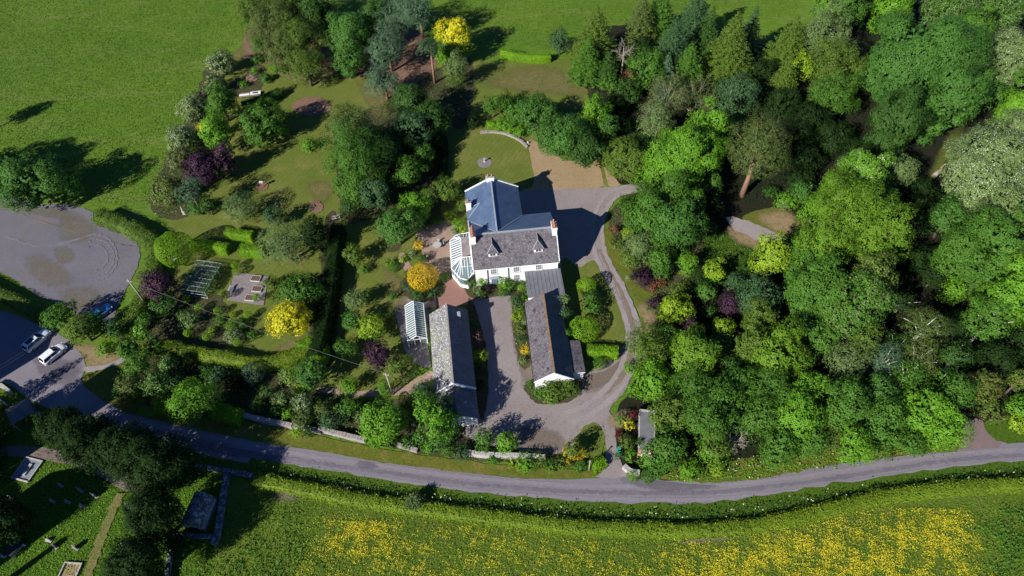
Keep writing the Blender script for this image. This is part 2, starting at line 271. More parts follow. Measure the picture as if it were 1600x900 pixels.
def strip(name, px, width, mat, level, jit=0.08, world=False):
    c = smooth_open([at(*p) for p in px] if not world else px, 8); l, r = [], []
    for i, p in enumerate(c):
        a = np.array(c[max(i-1, 0)]); b = np.array(c[min(i+1, len(c)-1)]); d = (b-a)/np.hypot(*(b-a)); n = np.array([-d[1], d[0]])
        l.append(tuple(np.array(p)+n*width/2)); r.append(tuple(np.array(p)-n*width/2))
    rng = np.random.default_rng(level*31+len(c)); jj = lambda q: [tuple(np.array(k)+rng.normal(0, jit, 2)) for k in q]
    l, r = jj(l), jj(r); me = bpy.data.meshes.new(name); z = zlev(level); n = len(l)
    me.from_pydata([(x, y, z) for x, y in l]+[(x, y, z) for x, y in r], [], [(i, n+i, n+i+1, i+1) for i in range(n-1)]); me.materials.append(GR[mat]); me.update()
    o = link(bpy.data.objects.new(name, me)); o['kind'] = 'structure'; return o
def inside(px, py, poly):
    c = np.zeros(len(px), bool); n = len(poly)
    for i in range(n):
        x0, y0 = poly[i]; x1, y1 = poly[(i+1) % n]
        k = ((y0 > py) != (y1 > py)) & (px < (x1-x0)*(py-y0)/((y1-y0) or 1e-9)+x0); c ^= k
    return c
def leaves_mesh(name, pos, nrm, size, t, mats, mi=None, aspect=0.6, parent=None, loc=(0, 0, 0), axis=None, extra=None):
    """one mesh of leaf-sized quads. pos,nrm (n,3); size (n,)"""
    n = len(pos); rng = np.random.default_rng(n)
    nn = nrm/np.maximum(np.linalg.norm(nrm, axis=1, keepdims=True), 1e-6)
    rv = rng.normal(size=(n, 3)) if axis is None else axis+rng.normal(0, 0.25, (n, 3))
    u = rv - nn*np.sum(rv*nn, axis=1, keepdims=True); u /= np.maximum(np.linalg.norm(u, axis=1, keepdims=True), 1e-6); v = np.cross(nn, u)
    s_ = size[:, None]; a = s_*u*0.5; b = s_*v*0.5*aspect
    V = np.stack([pos-a, pos-b*0.9+a*0.1, pos+a, pos+b*0.9+a*0.1], axis=1).reshape(-1, 3)
    me = bpy.data.meshes.new(name); ev = np.zeros((0, 3)); ef = []
    if extra is not None: ev, ef, em = extra
    me.vertices.add(4*n+len(ev)); me.vertices.foreach_set('co', np.concatenate([V, ev]).astype(np.float32).ravel())
    nl = 4*n+sum(len(f) for f in ef); me.loops.add(nl); idx = np.arange(4*n); li = np.concatenate([idx, np.array([q+4*n for f in ef for q in f], int)]) if ef else idx
    me.loops.foreach_set('vertex_index', li.astype(np.int32)); me.polygons.add(n+len(ef))
    st = list(range(0, 4*n, 4)); k = 4*n
    for f in ef: st.append(k); k += len(f)
    me.polygons.foreach_set('loop_start', st)
    for mm in mats: me.materials.append(mm)
    mi_ = np.zeros(n, int) if mi is None else mi
    me.polygons.foreach_set('material_index', np.concatenate([mi_, np.full(len(ef), 0 if extra is None else em, int)]).astype(np.int32))
    at_ = me.attributes.new('t', 'FLOAT', 'POINT'); at_.data.foreach_set('value', np.concatenate([np.repeat(np.clip(t, 0, 1), 4), np.full(len(ev), 0.3)]).astype(np.float32))
    me.update(calc_edges=True); me.validate(); o = link(bpy.data.objects.new(name, me), parent); o.location = loc; return o
# ------------------------------------------------------------------ the ground
def big_ground():
    me = bpy.data.meshes.new('ground'); s = 1500; me.from_pydata([(-s, -s, 0), (s, -s, 0), (s, s, 0), (-s, s, 0)], [], [(0, 1, 2, 3)]); me.materials.append(GR['field'])
    o = link(bpy.data.objects.new('ground', me)); o['kind'] = 'structure'
big_ground()
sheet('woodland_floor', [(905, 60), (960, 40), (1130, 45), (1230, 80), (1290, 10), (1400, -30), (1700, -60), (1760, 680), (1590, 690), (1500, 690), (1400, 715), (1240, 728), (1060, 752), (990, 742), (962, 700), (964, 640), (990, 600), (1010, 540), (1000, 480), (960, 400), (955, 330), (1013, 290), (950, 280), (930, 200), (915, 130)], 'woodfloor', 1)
sheet('garden_lawn', [(392, 62), (560, 40), (720, 88), (800, 97), (905, 95), (918, 150), (935, 200), (960, 290), (900, 300), (880, 420), (750, 470), (650, 520), (640, 640), (560, 660), (480, 655), (380, 645), (300, 640), (215, 600), (235, 530), (262, 460), (270, 380), (262, 330), (300, 260), (330, 200), (350, 120)], 'lawn', 2)
sheet('south_meadow', [(395, 762), (520, 778), (660, 800), (820, 822), (1000, 838), (1110, 838), (1340, 795), (1600, 768), (1800, 750), (1900, 1100), (200, 1100), (330, 860), (350, 790)], 'meadow', 1)
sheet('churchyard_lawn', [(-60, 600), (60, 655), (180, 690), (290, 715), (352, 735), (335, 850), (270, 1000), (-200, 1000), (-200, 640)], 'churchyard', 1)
# lane and its branches
sheet('lane_road', [(-140, 470), (0, 486), (60, 508), (112, 535), (134, 570), (128, 598), (165, 628), (225, 652), (300, 669), (412, 692), (500, 705), (600, 723), (700, 735), (800, 746), (900, 749), (985, 744), (1050, 752), (1150, 752), (1200, 745), (1330, 722), (1450, 708), (1496, 703), (1503, 668), (1530, 655), (1566, 690), (1620, 690), (1800, 680), (1800, 722), (1600, 731), (1500, 738), (1430, 748), (1330, 766), (1200, 781), (1100, 793), (1000, 796), (900, 789), (800, 781), (700, 772), (560, 752), (450, 735), (385, 724), (300, 707), (215, 682), (140, 655), (60, 632), (0, 595), (-140, 560)], 'asphalt', 3, jit=0.05)
LANE = [(60, 568), (130, 620), (215, 667), (300, 688), (400, 708), (500, 725), (600, 739), (700, 753), (800, 763), (900, 769), (1000, 771), (1100, 771), (1200, 762), (1330, 744), (1430, 728), (1500, 719), (1620, 711)]
def offset_strip(name, line, off, wd, mat, level, jit):
    cc = smooth_open([at(*p) for p in line], 3); o_ = []
    for i in range(len(cc)):
        a = np.array(cc[max(i-1, 0)]); b = np.array(cc[min(i+1, len(cc)-1)]); d = (b-a)/np.hypot(*(b-a)); o_.append(tuple(np.array(cc[i])+np.array([-d[1], d[0]])*off))
    return strip(name, o_, wd, mat, level, jit, world=True)
offset_strip('wheel_track', LANE[2:], 0.95, 0.55, 'asph_pale', 4, .05); offset_strip('wheel_track', LANE[2:], -0.85, 0.5, 'asph_pale', 4, .05); offset_strip('lane_crown', LANE[2:], 0.05, 0.5, 'asph_dark', 4, .07)
soft_sheet('tarmac_repair', [(300, 690), (420, 712), (430, 722), (310, 702)], 'asph_dark', 5); soft_sheet('tarmac_repair', [(985, 745), (1060, 756), (1120, 760), (1050, 768), (990, 758)], 'asph_dark', 5); soft_sheet('tarmac_repair', [(60, 560), (120, 570), (110, 600), (70, 590)], 'asph_dark', 5); sheet('side_track', [(1497, 704), (1503, 668), (1530, 655), (1566, 690), (1560, 700)], 'pinkpath', 4, smooth=False, jit=0.04); soft_sheet('mud_on_the_road', [(560, 724), (575, 722), (590, 730), (565, 732)], 'asph_dark', 5)
sheet('grass_verge', [(205, 648), (300, 655), (380, 660), (470, 675), (560, 695), (690, 715), (800, 728), (900, 735), (935, 722), (942, 735), (925, 745), (880, 749), (800, 746), (700, 735), (600, 723), (500, 705), (412, 692), (300, 669), (230, 653)], 'verge', 5, jit=0.08)
sheet('roadside_grass', [(1050, 752), (1150, 752), (1200, 745), (1330, 722), (1450, 708), (1496, 702), (1490, 675), (1400, 680), (1200, 712), (1040, 735)], 'verge', 5, jit=0.15)
sheet('roadside_grass', [(1566, 690), (1540, 660), (1640, 650), (1800, 655), (1800, 680), (1620, 690)], 'churchyard', 5, jit=0.15)
sheet('churchyard_verge', [(-140, 562), (0, 597), (60, 633), (140, 656), (215, 683), (300, 708), (385, 725), (395, 740), (330, 724), (240, 705), (120, 665), (40, 650), (-140, 600)], 'churchyard', 5, jit=0.1)
sheet('dry_grass_patch', [(112, 536), (170, 545), (190, 562), (165, 573), (138, 573), (130, 555)], 'straw', 5)
sheet('path', [(134, 574), (165, 570), (190, 560), (212, 548), (212, 556), (185, 570), (150, 580), (135, 582)], 'track', 6, jit=0.05)
sheet('grass_verge', [(134, 584), (150, 582), (190, 570), (205, 600), (212, 648), (165, 626), (131, 598)], 'verge', 5)
sheet('car_park', [(-120, 290), (0, 302), (60, 318), (118, 322), (150, 334), (190, 352), (216, 382), (216, 415), (203, 440), (186, 476), (170, 510), (140, 505), (110, 482), (60, 462), (0, 426), (-120, 400)], 'carpark', 3, jit=0.1)
sheet('mossy_patch', [(0, 320), (60, 336), (110, 345), (125, 338), (95, 327), (50, 322), (0, 312)], 'moss', 4, jit=0.35)
sheet('mossy_patch', [(40, 408), (70, 402), (100, 420), (112, 440), (90, 448), (60, 438)], 'moss', 4, jit=0.4)
sheet('mossy_patch', [(85, 390), (110, 388), (116, 405), (95, 412)], 'moss', 4, jit=0.35)
sheet('mossy_patch', [(95, 458), (140, 450), (155, 465), (130, 485), (105, 478)], 'moss', 4, jit=0.4)
sheet('mossy_patch', [(100, 340), (150, 350), (130, 378), (95, 372)], 'moss', 4, jit=0.4)
for k, (cx_, cy_, rx_, ry_) in enumerate([(150, 403, 33, 36), (152, 403, 26, 28), (150, 403, 18, 20)]):
    strip('tyre_track', [(cx_+rx_*math.cos(a), cy_+ry_*math.sin(a)) for a in np.linspace(-1.9-0.2*k, 1.5, 9)], 0.28, 'carpark_pale', 5, 0.08)
strip('tyre_track', [(0, 322), (60, 345), (130, 367), (216, 388)], 0.12, 'rut', 6, 0.06)
strip('tyre_track', [(8, 370), (60, 385), (110, 378), (150, 365)], 0.4, 'carpark_pale', 5, 0.12)
# drives and paving of the house
sheet('gravel_drive', [(742, 462), (744, 560), (748, 640), (706, 655), (735, 695), (800, 703), (855, 708), (880, 708), (905, 688), (928, 668), (946, 690), (944, 722), (932, 744), (984, 743), (970, 722), (962, 690), (960, 655), (952, 640), (977, 610), (990, 570), (1003, 527), (996, 493), (977, 447), (948, 397), (943, 360), (950, 330), (967, 308), (1013, 298), (1013, 289), (940, 293), (870, 294), (818, 296), (800, 330), (860, 380), (860, 440), (800, 450)], 'gravel', 4, jit=0.08)
sheet('woodland_drive', [(1135, 340), (1160, 343), (1222, 368), (1230, 374), (1195, 378), (1150, 360)], 'track', 4)
sheet('glade_lawn', [(1160, 343), (1196, 326), (1225, 328), (1256, 352), (1250, 366), (1225, 368)], 'verge', 3)
soft_sheet('dry_grass_patch', [(1185, 338), (1225, 330), (1248, 350), (1230, 366), (1205, 358)], 'straw', 4); sheet('dry_grass_patch', [(1138, 360), (1150, 356), (1196, 378), (1180, 388), (1150, 378)], 'straw', 3)
sheet('woodland_glade', [(1100, 400), (1090, 370), (1130, 362), (1170, 385), (1180, 400), (1150, 430), (1110, 425)], 'churchyard', 2, jit=0.3)
sheet('woodland_glade', [(1480, 215), (1500, 205), (1512, 235), (1495, 250), (1470, 262), (1455, 290), (1450, 280)], 'lawn', 3, jit=0.3)
for off, c_ in ((-0.85, 'track'), (0.85, 'track')):
    pc = [at(*p) for p in ((1010, 293), (975, 298), (950, 312), (935, 345), (935, 385), (948, 420), (968, 455), (985, 495), (990, 530), (981, 570), (958, 608), (920, 640), (885, 653))]
    cc = smooth_open(pc, 4); o_ = []
    for i in range(len(cc)):
        a = np.array(cc[max(i-1, 0)]); b = np.array(cc[min(i+1, len(cc)-1)]); d = (b-a)/np.hypot(*(b-a)); o_.append(tuple(np.array(cc[i])+np.array([-d[1], d[0]])*off))
    strip('wheel_track', o_[::4], 0.75, c_, 6, 0.07, world=True)
strip('drive_crown', [(938, 390), (955, 425), (972, 460), (987, 500), (990, 535), (978, 575), (950, 610), (900, 638)], 0.7, 'rut', 5, 0.12)
sheet('dry_gravel_edge', [(905, 590), (945, 580), (975, 560), (960, 590), (925, 612), (900, 605)], 'rut', 5, jit=0.25)
sheet('brown_gravel_patch', [(818, 668), (850, 670), (878, 685), (882, 702), (860, 706), (825, 702), (806, 690)], 'rut', 5, jit=0.15)
sheet('brown_gravel_patch', [(806, 480), (822, 520), (830, 560), (842, 600), (822, 600), (808, 560), (800, 510)], 'rut', 5, jit=0.12)
sheet('dry_grass_patch', [(955, 650), (985, 640), (990, 655), (965, 670), (950, 662)], 'straw', 5)
sheet('gate_lawn', [(900, 690), (908, 672), (925, 661), (940, 668), (945, 690), (935, 715), (915, 715)], 'lawn', 5, jit=0.06)
sheet('east_lawn', [(880, 405), (905, 418), (928, 408), (950, 440), (963, 470), (973, 500), (978, 528), (970, 545), (930, 578), (905, 582), (885, 560), (875, 470)], 'lawn', 5, jit=0.06)
sheet('lawn_strip', [(945, 392), (950, 345), (975, 340), (985, 420), (1020, 450), (1045, 470), (1010, 500), (1013, 530), (1004, 530), (1000, 490), (978, 446)], 'verge', 5, jit=0.12)
sheet('dry_grass_patch', [(995, 480), (1012, 478), (1025, 500), (1010, 520), (1005, 500)], 'straw', 6, jit=0.2)
sheet('red_brick_paving', [(668, 470), (698, 440), (712, 434), (728, 437), (742, 460), (742, 474), (700, 480), (665, 482)], 'redpave', 4, smooth=False, jit=0.03)
sheet('stone_terrace', [(650, 362), (668, 352), (705, 346), (712, 372), (706, 420), (700, 440), (680, 456), (662, 440), (660, 400)], 'terrace', 4, jit=0.05)
sheet('garden_path', [(624, 398), (632, 396), (640, 412), (645, 424), (634, 424), (626, 410)], 'terrace', 4, jit=0.04)
sheet('paved_yard', [(618, 470), (640, 464), (668, 472), (668, 540), (672, 575), (640, 560), (625, 520)], 'gravel', 3, jit=0.06)
sheet('garden_path', [(672, 580), (676, 592), (650, 612), (630, 618), (560, 620), (520, 616), (500, 612), (502, 606), (560, 612), (622, 606), (645, 595)], 'terrace', 4, jit=0.08)
# lawns and beds of the garden
sheet('straw_lawn', [(826, 226), (838, 222), (880, 250), (938, 256), (948, 290), (880, 296), (818, 298), (833, 282)], 'straw', 4, jit=0.08)
sheet('grass_stripe', [(936, 256), (942, 256), (950, 290), (944, 290)], 'lawn', 5, smooth=False, jit=0.03)
sheet('straw_lawn', [(942, 262), (962, 280), (968, 290), (951, 290)], 'straw', 4, jit=0.08)
sheet('court_lawn', [(690, 212), (745, 206), (785, 209), (812, 220), (824, 232), (832, 262), (834, 284), (818, 296), (740, 296), (690, 290)], 'lawn', 5, jit=0.05)
for P_ in ([(820, 105), (870, 110), (912, 128), (905, 148), (860, 146), (790, 140), (760, 128)], [(560, 130), (596, 135), (606, 175), (590, 182), (572, 160)], [(480, 290), (510, 285), (520, 300), (500, 318)], [(600, 420), (630, 440), (632, 475), (612, 480)], [(430, 545), (475, 525), (500, 530), (470, 548), (440, 556)]):
    sheet('dry_lawn_patch', P_, 'trodden', 6, jit=0.5)
def px_ellipse(cx_, cy_, rx_, ry_, n=14): return [(cx_+rx_*math.cos(6.2832*k/n), cy_+ry_*math.sin(6.2832*k/n)) for k in range(n)]
sheet('oval_bed', px_ellipse(487, 167, 30, 15), 'redbed', 6, jit=0.15)
sheet('round_bed', px_ellipse(409, 291, 10, 8), 'redbed', 6, jit=0.08)
sheet('round_bed', px_ellipse(494, 324, 11, 10), 'redbed', 6, jit=0.1)
sheet('round_bed', px_ellipse(535, 605, 9, 8), 'trodden', 6, jit=0.1)
sheet('round_gravel_bed', px_ellipse(757, 255, 11, 8), 'pave', 7, jit=0.04)
sheet('shrub_bed', [(385, 90), (410, 95), (440, 118), (470, 128), (545, 124), (590, 110), (600, 95), (560, 40), (400, 40)], 'redbed', 4, jit=0.2)
sheet('shrub_bed', [(590, 110), (620, 60), (660, 50), (680, 100), (670, 140), (620, 140), (600, 170)], 'redbed', 4, jit=0.3)
sheet('border_bed', [(330, 90), (352, 85), (352, 130), (380, 120), (395, 100), (412, 108), (400, 150), (350, 160), (335, 240), (300, 330), (250, 340), (235, 300), (285, 200)], 'soil', 4, jit=0.2)
sheet('border_bed', [(530, 190), (600, 160), (720, 90), (740, 130), (725, 200), (690, 200), (690, 330), (700, 345), (650, 360), (610, 395), (585, 345), (540, 345), (525, 260)], 'soil', 4, jit=0.2)
sheet('border_bed', [(530, 345), (508, 345), (495, 470), (478, 545), (510, 580), (530, 500)], 'soil', 4, jit=0.2)
sheet('kitchen_bed', [(232, 470), (300, 455), (350, 470), (350, 500), (390, 505), (395, 530), (330, 545), (240, 535)], 'soil', 4, jit=0.25)
sheet('border_bed', [(215, 560), (300, 560), (400, 580), (470, 580), (520, 610), (580, 625), (680, 620), (720, 650), (740, 690), (860, 708), (900, 712), (900, 728), (700, 715), (560, 690), (380, 655), (240, 640)], 'soil', 4, jit=0.2)
sheet('border_bed', [(800, 440), (828, 440), (835, 470), (832, 560), (815, 575), (802, 520)], 'soil', 6, jit=0.1)
sheet('border_bed', [(820, 600), (845, 590), (905, 595), (905, 615), (880, 630), (840, 630), (822, 615)], 'soil', 6, jit=0.08)
sheet('border_bed', [(732, 430), (825, 425), (825, 455), (790, 462), (735, 465)], 'soil', 6, jit=0.08)
sheet('border_bed', [(731, 480), (742, 480), (762, 560), (760, 640), (746, 640)], 'soil', 6, jit=0.08)
sheet('border_bed', [(950, 350), (985, 300), (1080, 300), (1100, 400), (1090, 470), (1010, 455), (975, 400)], 'soil', 6, jit=0.15)
sheet('border_bed', [(625, 450), (640, 432), (690, 440), (690, 462), (650, 472)], 'soil', 6, jit=0.06)
sheet('kitchen_patio', [(367, 426), (420, 432), (412, 478), (355, 470)], 'pave', 6, smooth=False, jit=0.03)
strip('roadside_bank', [(385, 730), (480, 748), (600, 768), (730, 786), (850, 798), (1000, 806), (1120, 803), (1250, 784), (1370, 765), (1500, 748), (1620, 738), (1800, 730)], 3.2, 'churchyard', 4, 0.12)
sheet('bare_soil', [(428, 770), (455, 765), (478, 770), (462, 780), (435, 784)], 'rut', 4, jit=0.2)
sheet('bare_soil', [(1066, 846), (1100, 838), (1156, 836), (1150, 842), (1090, 850)], 'rut', 4, jit=0.2)
sheet('bare_soil', [(395, 90), (360, 95), (380, 70), (392, 60), (398, 75)], 'trodden', 4, jit=0.25)
# churchyard
sheet('churchyard_path', [(-100, 690), (0, 696), (70, 699), (137, 712), (200, 740), (238, 762), (232, 772), (195, 768), (130, 730), (58, 717), (0, 712), (-100, 708)], 'pinkpath', 5, smooth=False, jit=0.03)
strip('trodden_path', [(190, 770), (172, 810), (155, 850), (138, 900), (120, 960)], 1.3, 'trodden', 6, 0.14)

# ------------------------------------------------------------------ foliage
def sph(rng, n, zmin=-1.0):
    d = rng.normal(size=(int(n*2.4)+8, 3)); d /= np.linalg.norm(d, axis=1, keepdims=True); d = d[d[:, 2] > zmin]; return d[:n]
def crown_broad(rng, R, az, leaf=0.30, dens=1.0, lob=None, ragged=0.25, spread=0.55, zmin=-0.45, gap=0.12, deform=1.0):
    """lobes on an ellipsoid, each lobe a shell of small leaf clumps"""
    rl0 = lob or (0.30*R+0.30); n_l = max(5, int(3.2*(R/rl0)**2*(0.55+0.45*az/R)))
    ld = sph(rng, n_l*2, zmin)
    # spread the lobes evenly: greedy farthest
    keep = [0]
    for _ in range(min(n_l, len(ld))-1):
        dd = np.min(np.linalg.norm(ld[:, None]-ld[keep][None], axis=2), axis=1)*rng.uniform(0.7, 1, len(ld)); keep.append(int(np.argmax(dd)))
    ld = ld[keep]; rl = rl0*rng.uniform(0.6, 1.35, len(ld)); ph = np.arctan2(ld[:, 1], ld[:, 0]); k = (1+rng.normal(0, ragged*0.3, len(ld)))*(1+deform*(0.12*np.sin(2*ph+rng.uniform(0, 6))+0.08*np.sin(5*ph+rng.uniform(0, 6))))
    S = np.array([R, R, az]); c = ld*np.maximum(S-rl[:, None], S*0.35)*k[:, None]
    lt = rng.uniform(-0.16, 0.16, len(ld)); keepL = rng.random(len(ld)) > gap*0.5
    P, Nn, Tt = [], [], []
    for i in range(len(ld)):
        if not keepL[i]: continue
        nc = max(10, int(dens*2.6*4*math.pi*rl[i]**2/(0.55**2)*0.33)); dr = sph(rng, nc, -0.5)
        cc = c[i]+dr*rl[i]*rng.uniform(0.82, 1.08, (len(dr), 1))*np.array([1, 1, 0.85])
        # drop clumps buried in other lobes
        dist = np.linalg.norm((cc[:, None]-c[None]), axis=2)/rl[None]; dist[:, i] = 9; ok = dist.min(axis=1) > 0.80
        cc = cc[ok]; dr = dr[ok]
        if not len(cc): continue
        m_ = 6; pos = np.repeat(cc, m_, axis=0)+rng.normal(0, leaf*0.62, (len(cc)*m_, 3)); lo_ = np.repeat((ld[i]*np.array([1, 1, 0.8]))[None], len(cc)*m_, axis=0); nn = np.repeat(dr, m_, axis=0)*0.75+lo_*0.55+rng.normal(0, spread*0.55, (len(cc)*m_, 3))+np.array([0, 0, 0.25])
        P.append(pos); Nn.append(nn); Tt.append(np.repeat(0.5+lt[i]+rng.normal(0, 0.15, len(cc)), m_)+rng.normal(0, 0.07, len(cc)*m_))
    n_in = int(24*R*R); di = sph(rng, n_in, -0.6)*rng.uniform(0.2, 0.78, (n_in, 1)); P.append(di*S); Nn.append(di+rng.normal(0, 0.4, di.shape)); Tt.append(np.full(len(di), 0.3))
    pos = np.concatenate(P); n_small = len(pos)-len(di); sz = rng.uniform(0.75, 1.35, len(pos))*leaf; sz[n_small:] = leaf*3
    return pos, np.concatenate(Nn), sz, np.concatenate(Tt), c, rl
def crown_conifer(rng, R, h, base=0.12, leaf=0.34, dens=1.0, droop=0.25, sparse=0.0):
    P, Nn, Tt = [], [], []; z = h*base; step = 0.52
    while z < h*0.985:
        f = 1-(z-h*base)/(h*(1-base)); L_ = R*(f**0.85)*1.05+0.12; nb = max(5, int(5+L_*3.4)); a0 = rng.uniform(0, 6.28)
        for b in range(nb):
            if rng.random() < sparse: continue
            a = a0+6.2832*b/nb+rng.normal(0, 0.12); Lb = L_*rng.uniform(0.75, 1.12); n = max(6, int(Lb*19*dens)); s = rng.uniform(0.12, 1, n)**0.7*Lb
            wd = 0.34*(1-s/Lb*0.75)*min(1.3, Lb*0.5)+0.08; lat = rng.normal(0, 1, n)*wd; d = np.array([math.cos(a), math.sin(a)]); q = np.array([-d[1], d[0]])
            zz = z+rng.normal(0, 0.12)-droop*s+0.22*(s/Lb)**2*s*0.6-0.30*np.abs(lat)+rng.normal(0, 0.05, n)
            P.append(np.column_stack([s*d[0]+lat*q[0], s*d[1]+lat*q[1], zz])); nn = np.column_stack([d[0]*0.35+q[0]*lat*0.8+rng.normal(0, 0.3, n), d[1]*0.35+q[1]*lat*0.8+rng.normal(0, 0.3, n), np.full(n, 0.9)]); Nn.append(nn)
            Tt.append(0.35+0.4*(s/Lb)*rng.uniform(0.5, 1)+rng.normal(0, 0.12, n))
        z += step*rng.uniform(0.8, 1.2)
    pos = np.concatenate(P); return pos, np.concatenate(Nn), rng.uniform(0.7, 1.3, len(pos))*leaf, np.concatenate(Tt)
def crown_clipped(rng, fn, area, leaf=0.15, dens=1.0, fuzz=0.05):
    """fn(n) -> points and normals on a clipped surface"""
    n = int(area/(leaf*leaf*0.5)*1.3*dens); p, nn = fn(n); p = p+rng.normal(0, fuzz, p.shape)
    return p, nn+rng.normal(0, 0.42, nn.shape), rng.uniform(0.7, 1.4, len(p))*leaf, 0.5+rng.normal(0, 0.2, len(p))
def limbs(rng, h0, tips, r0, name, mat, parent, loc=(0, 0, 0), lean=(0, 0)):
    mb = MB(); top = np.array([lean[0], lean[1], h0]); mb.tube([(0, 0, -0.1), tuple(top*0.5+rng.normal(0, r0*0.3, 3)*[1, 1, 0]), tuple(top)], [r0*1.35, r0, r0*0.72], 8)
    for t in tips:
        t = np.array(t); md = (top*0.75+t*0.45)-np.array([0, 0, 0.15])+rng.normal(0, 0.12, 3); s = top*rng.uniform(0.7, 0.98); r = r0*0.45
        mb.tube([tuple(s), tuple(md*0.9), tuple(t)], [r, r*0.6, r*0.2], 5)
    return mb.build(name, mat, parent, smooth=True, loc=loc)
SEED = [100]
NAMES = {'b': ('broadleaf_tree', 'tree'), 'f': ('feathery_tree', 'tree'), 's': ('shrub', 'shrub'), 'c': ('conifer_tree', 'conifer'), 'p': ('pine_tree', 'pine'), 'y': ('yew_tree', 'yew tree'), 't': ('topiary_ball', 'topiary'), 'k': ('columnar_conifer', 'conifer'), 'd': ('dead_tree', 'tree'), 'h': ('hawthorn_tree', 'tree'), 'w': ('willow_tree', 'tree')}
def plant(px, py, r, kind, h, label, group=None, name=None, cat=None):
    bare = 'trunk' in label
    """px,py: where the crown's middle shows in the photograph; r: its half width there in px; h: height in m (0 = by size)"""
    SEED[0] += 1; rng = np.random.default_rng(SEED[0]); sh = kind[0]; cols = kind[1:]; col = cols[0]; fl = cols[1] if len(cols) > 1 and cols[1].islower() else None; col2 = cols[1] if len(cols) > 1 and cols[1].isupper() else None
    R = r*mpp(px, py, (h or 2)*0.6)
    if sh in 'sht' or (h and h < 2.2*R): az = max(0.35, min(R*0.9, (h or R*1.5)*0.56))
    elif sh in 'bfhwy' and not bare: az = min(R*1.45, h*0.48)
    elif 'long bare' in label: az = R*1.3
    else: az = R*0.92
    if sh == 'c': R *= 1.28
    if sh == 'y': R *= 1.2
    if not h: h = {'s': R*1.45, 't': R*1.9, 'h': R*1.9+0.6}.get(sh, R*2.15)
    if sh == 'c': hc = h*0.42
    elif sh == 'k': hc = h*0.5
    else: hc = max(h-az, az*0.55)
    x, y = at(px, py, hc); nm, ct = NAMES[sh]; nm = name or nm; ct = cat or ct
    mats = [LEAF[col]]
    tips = []; S_ = lambda a, k: a.uniform(*k)
    if sh in 'bh':
        leaf = 0.27 if R < 3 else 0.31
        pos, nn, sz, tt, c, rl = crown_broad(rng, R, az, leaf, 1.25 if R < 4.5 else 1.55, lob=(0.24*R+0.36), ragged=0.6 if sh == 'b' else 0.35, zmin=-0.65 if not bare else -0.3, gap=0.34, deform=0.0 if col == 'Y' else 1.0); asp = 0.62; tips = c
    elif sh == 'f':
        pos, nn, sz, tt, c, rl = crown_broad(rng, R, az, 0.30, 1.25, lob=0.20*R+0.3, ragged=0.7, spread=0.7, gap=0.25, zmin=-0.6); asp = 0.36; tips = c
    elif sh == 'w':
        pos, nn, sz, tt, c, rl = crown_broad(rng, R, az, 0.24, 1.3, lob=0.26*R+0.3, ragged=0.3, spread=0.6); asp = 0.3; tips = c
    elif sh == 's':
        leaf = 0.19 if R < 1.4 else 0.24; asp = 0.6
        pos, nn, sz, tt, c, rl = crown_broad(rng, R, az, leaf, 1.25 if R < 1.5 else 1.0, lob=0.38*R+0.12, ragged=0.35, zmin=-0.3); tips = c[:3]
    elif sh == 'p':
        pos, nn, sz, tt, c, rl = crown_broad(rng, R, az, 0.33, 1.1, lob=0.17*R+0.45, ragged=0.8, spread=0.8, gap=0.3); asp = 0.28; tips = c
    elif sh == 'y':
        pos, nn, sz, tt, c, rl = crown_broad(rng, R, az, 0.34, 2.0, lob=0.15*R+0.28, ragged=0.25, spread=0.45, zmin=-0.8, gap=0.05); asp = 0.42; tips = c[:4]
        pos = pos + (pos/np.array([R, R, az]))*0.25*np.abs(np.sin(pos[:, :1]*2.1+pos[:, 1:2]*1.7))
    if sh in 'bfwspyh':
        mi = np.zeros(len(pos), int)
        if col2:
            mats.append(LEAF[col2]); kk = (pos[:, 2]/az + rng.normal(0, 0.25, len(pos))) < 0.1; mi[kk] = 1
        elif fl:
            mats.append(FLOW[fl]); sc_ = np.array([1, 1, 1])*1.0; nz = np.sin(pos[:, 0]*2.3+SEED[0])*np.sin(pos[:, 1]*2.1)*0.3; q = rng.random(len(pos)); kk = (q < (0.12 if sh == 'b' else 0.20 if sh != 'h' else 0.24)+nz*0.35) & (sz < leaf_lim(sz)); mi[kk] = 1; sz[kk] *= 0.62
        zc = hc
        low = pos[:, 2]+zc < 0.03; pos = pos[~low]; nn = nn[~low]; sz = sz[~low]; tt = tt[~low]; mi = mi[~low]
    if sh == 'c':
        pos, nn, sz, tt = crown_conifer(rng, R, h); mi = None; asp = 0.42; zc = 0
        if fl: pass
    elif sh == 't':
        fn = lambda n: (lambda d: (d*np.array([R, R, az])*(1+0.04*np.sin(d[:, :1]*7+d[:, 1:2]*5)), d))(sph(rng, n, -0.75)); pos, nn, sz, tt = crown_clipped(rng, fn, 4*math.pi*R*R*0.85, 0.13 if R < 1 else 0.18); zc = h-az; asp = 0.6; mi = None
    elif sh == 'k':
        def fn(n):
            a = rng.uniform(0, 6.283, n); z = rng.uniform(0, 1, n)**0.9; rr = R*np.sqrt(np.maximum(0, 1-np.abs(z*1.7-0.7)**2.2))*(1+0.08*np.sin(a*5+z*9)); return np.column_stack([rr*np.cos(a), rr*np.sin(a), z*h]), np.column_stack([np.cos(a), np.sin(a), np.full(n, 0.25)])
        pos, nn, sz, tt = crown_clipped(rng, fn, 6.283*R*h*0.9, 0.16, 1.1); zc = 0; asp = 0.45; mi = None
    hub = empty(nm, x, y, 0, 0, label, ct, group)
    sh_part = 'foliage' if sh in 'stk' else 'crown'
    leaves_mesh(sh_part, pos+np.array([0, 0, zc]), nn, sz, tt, mats, mi, asp, hub)
    bark = BARK_RED if sh == 'p' or 'long bare' in label else BARK_WHITE if 'birch' in label else BARK
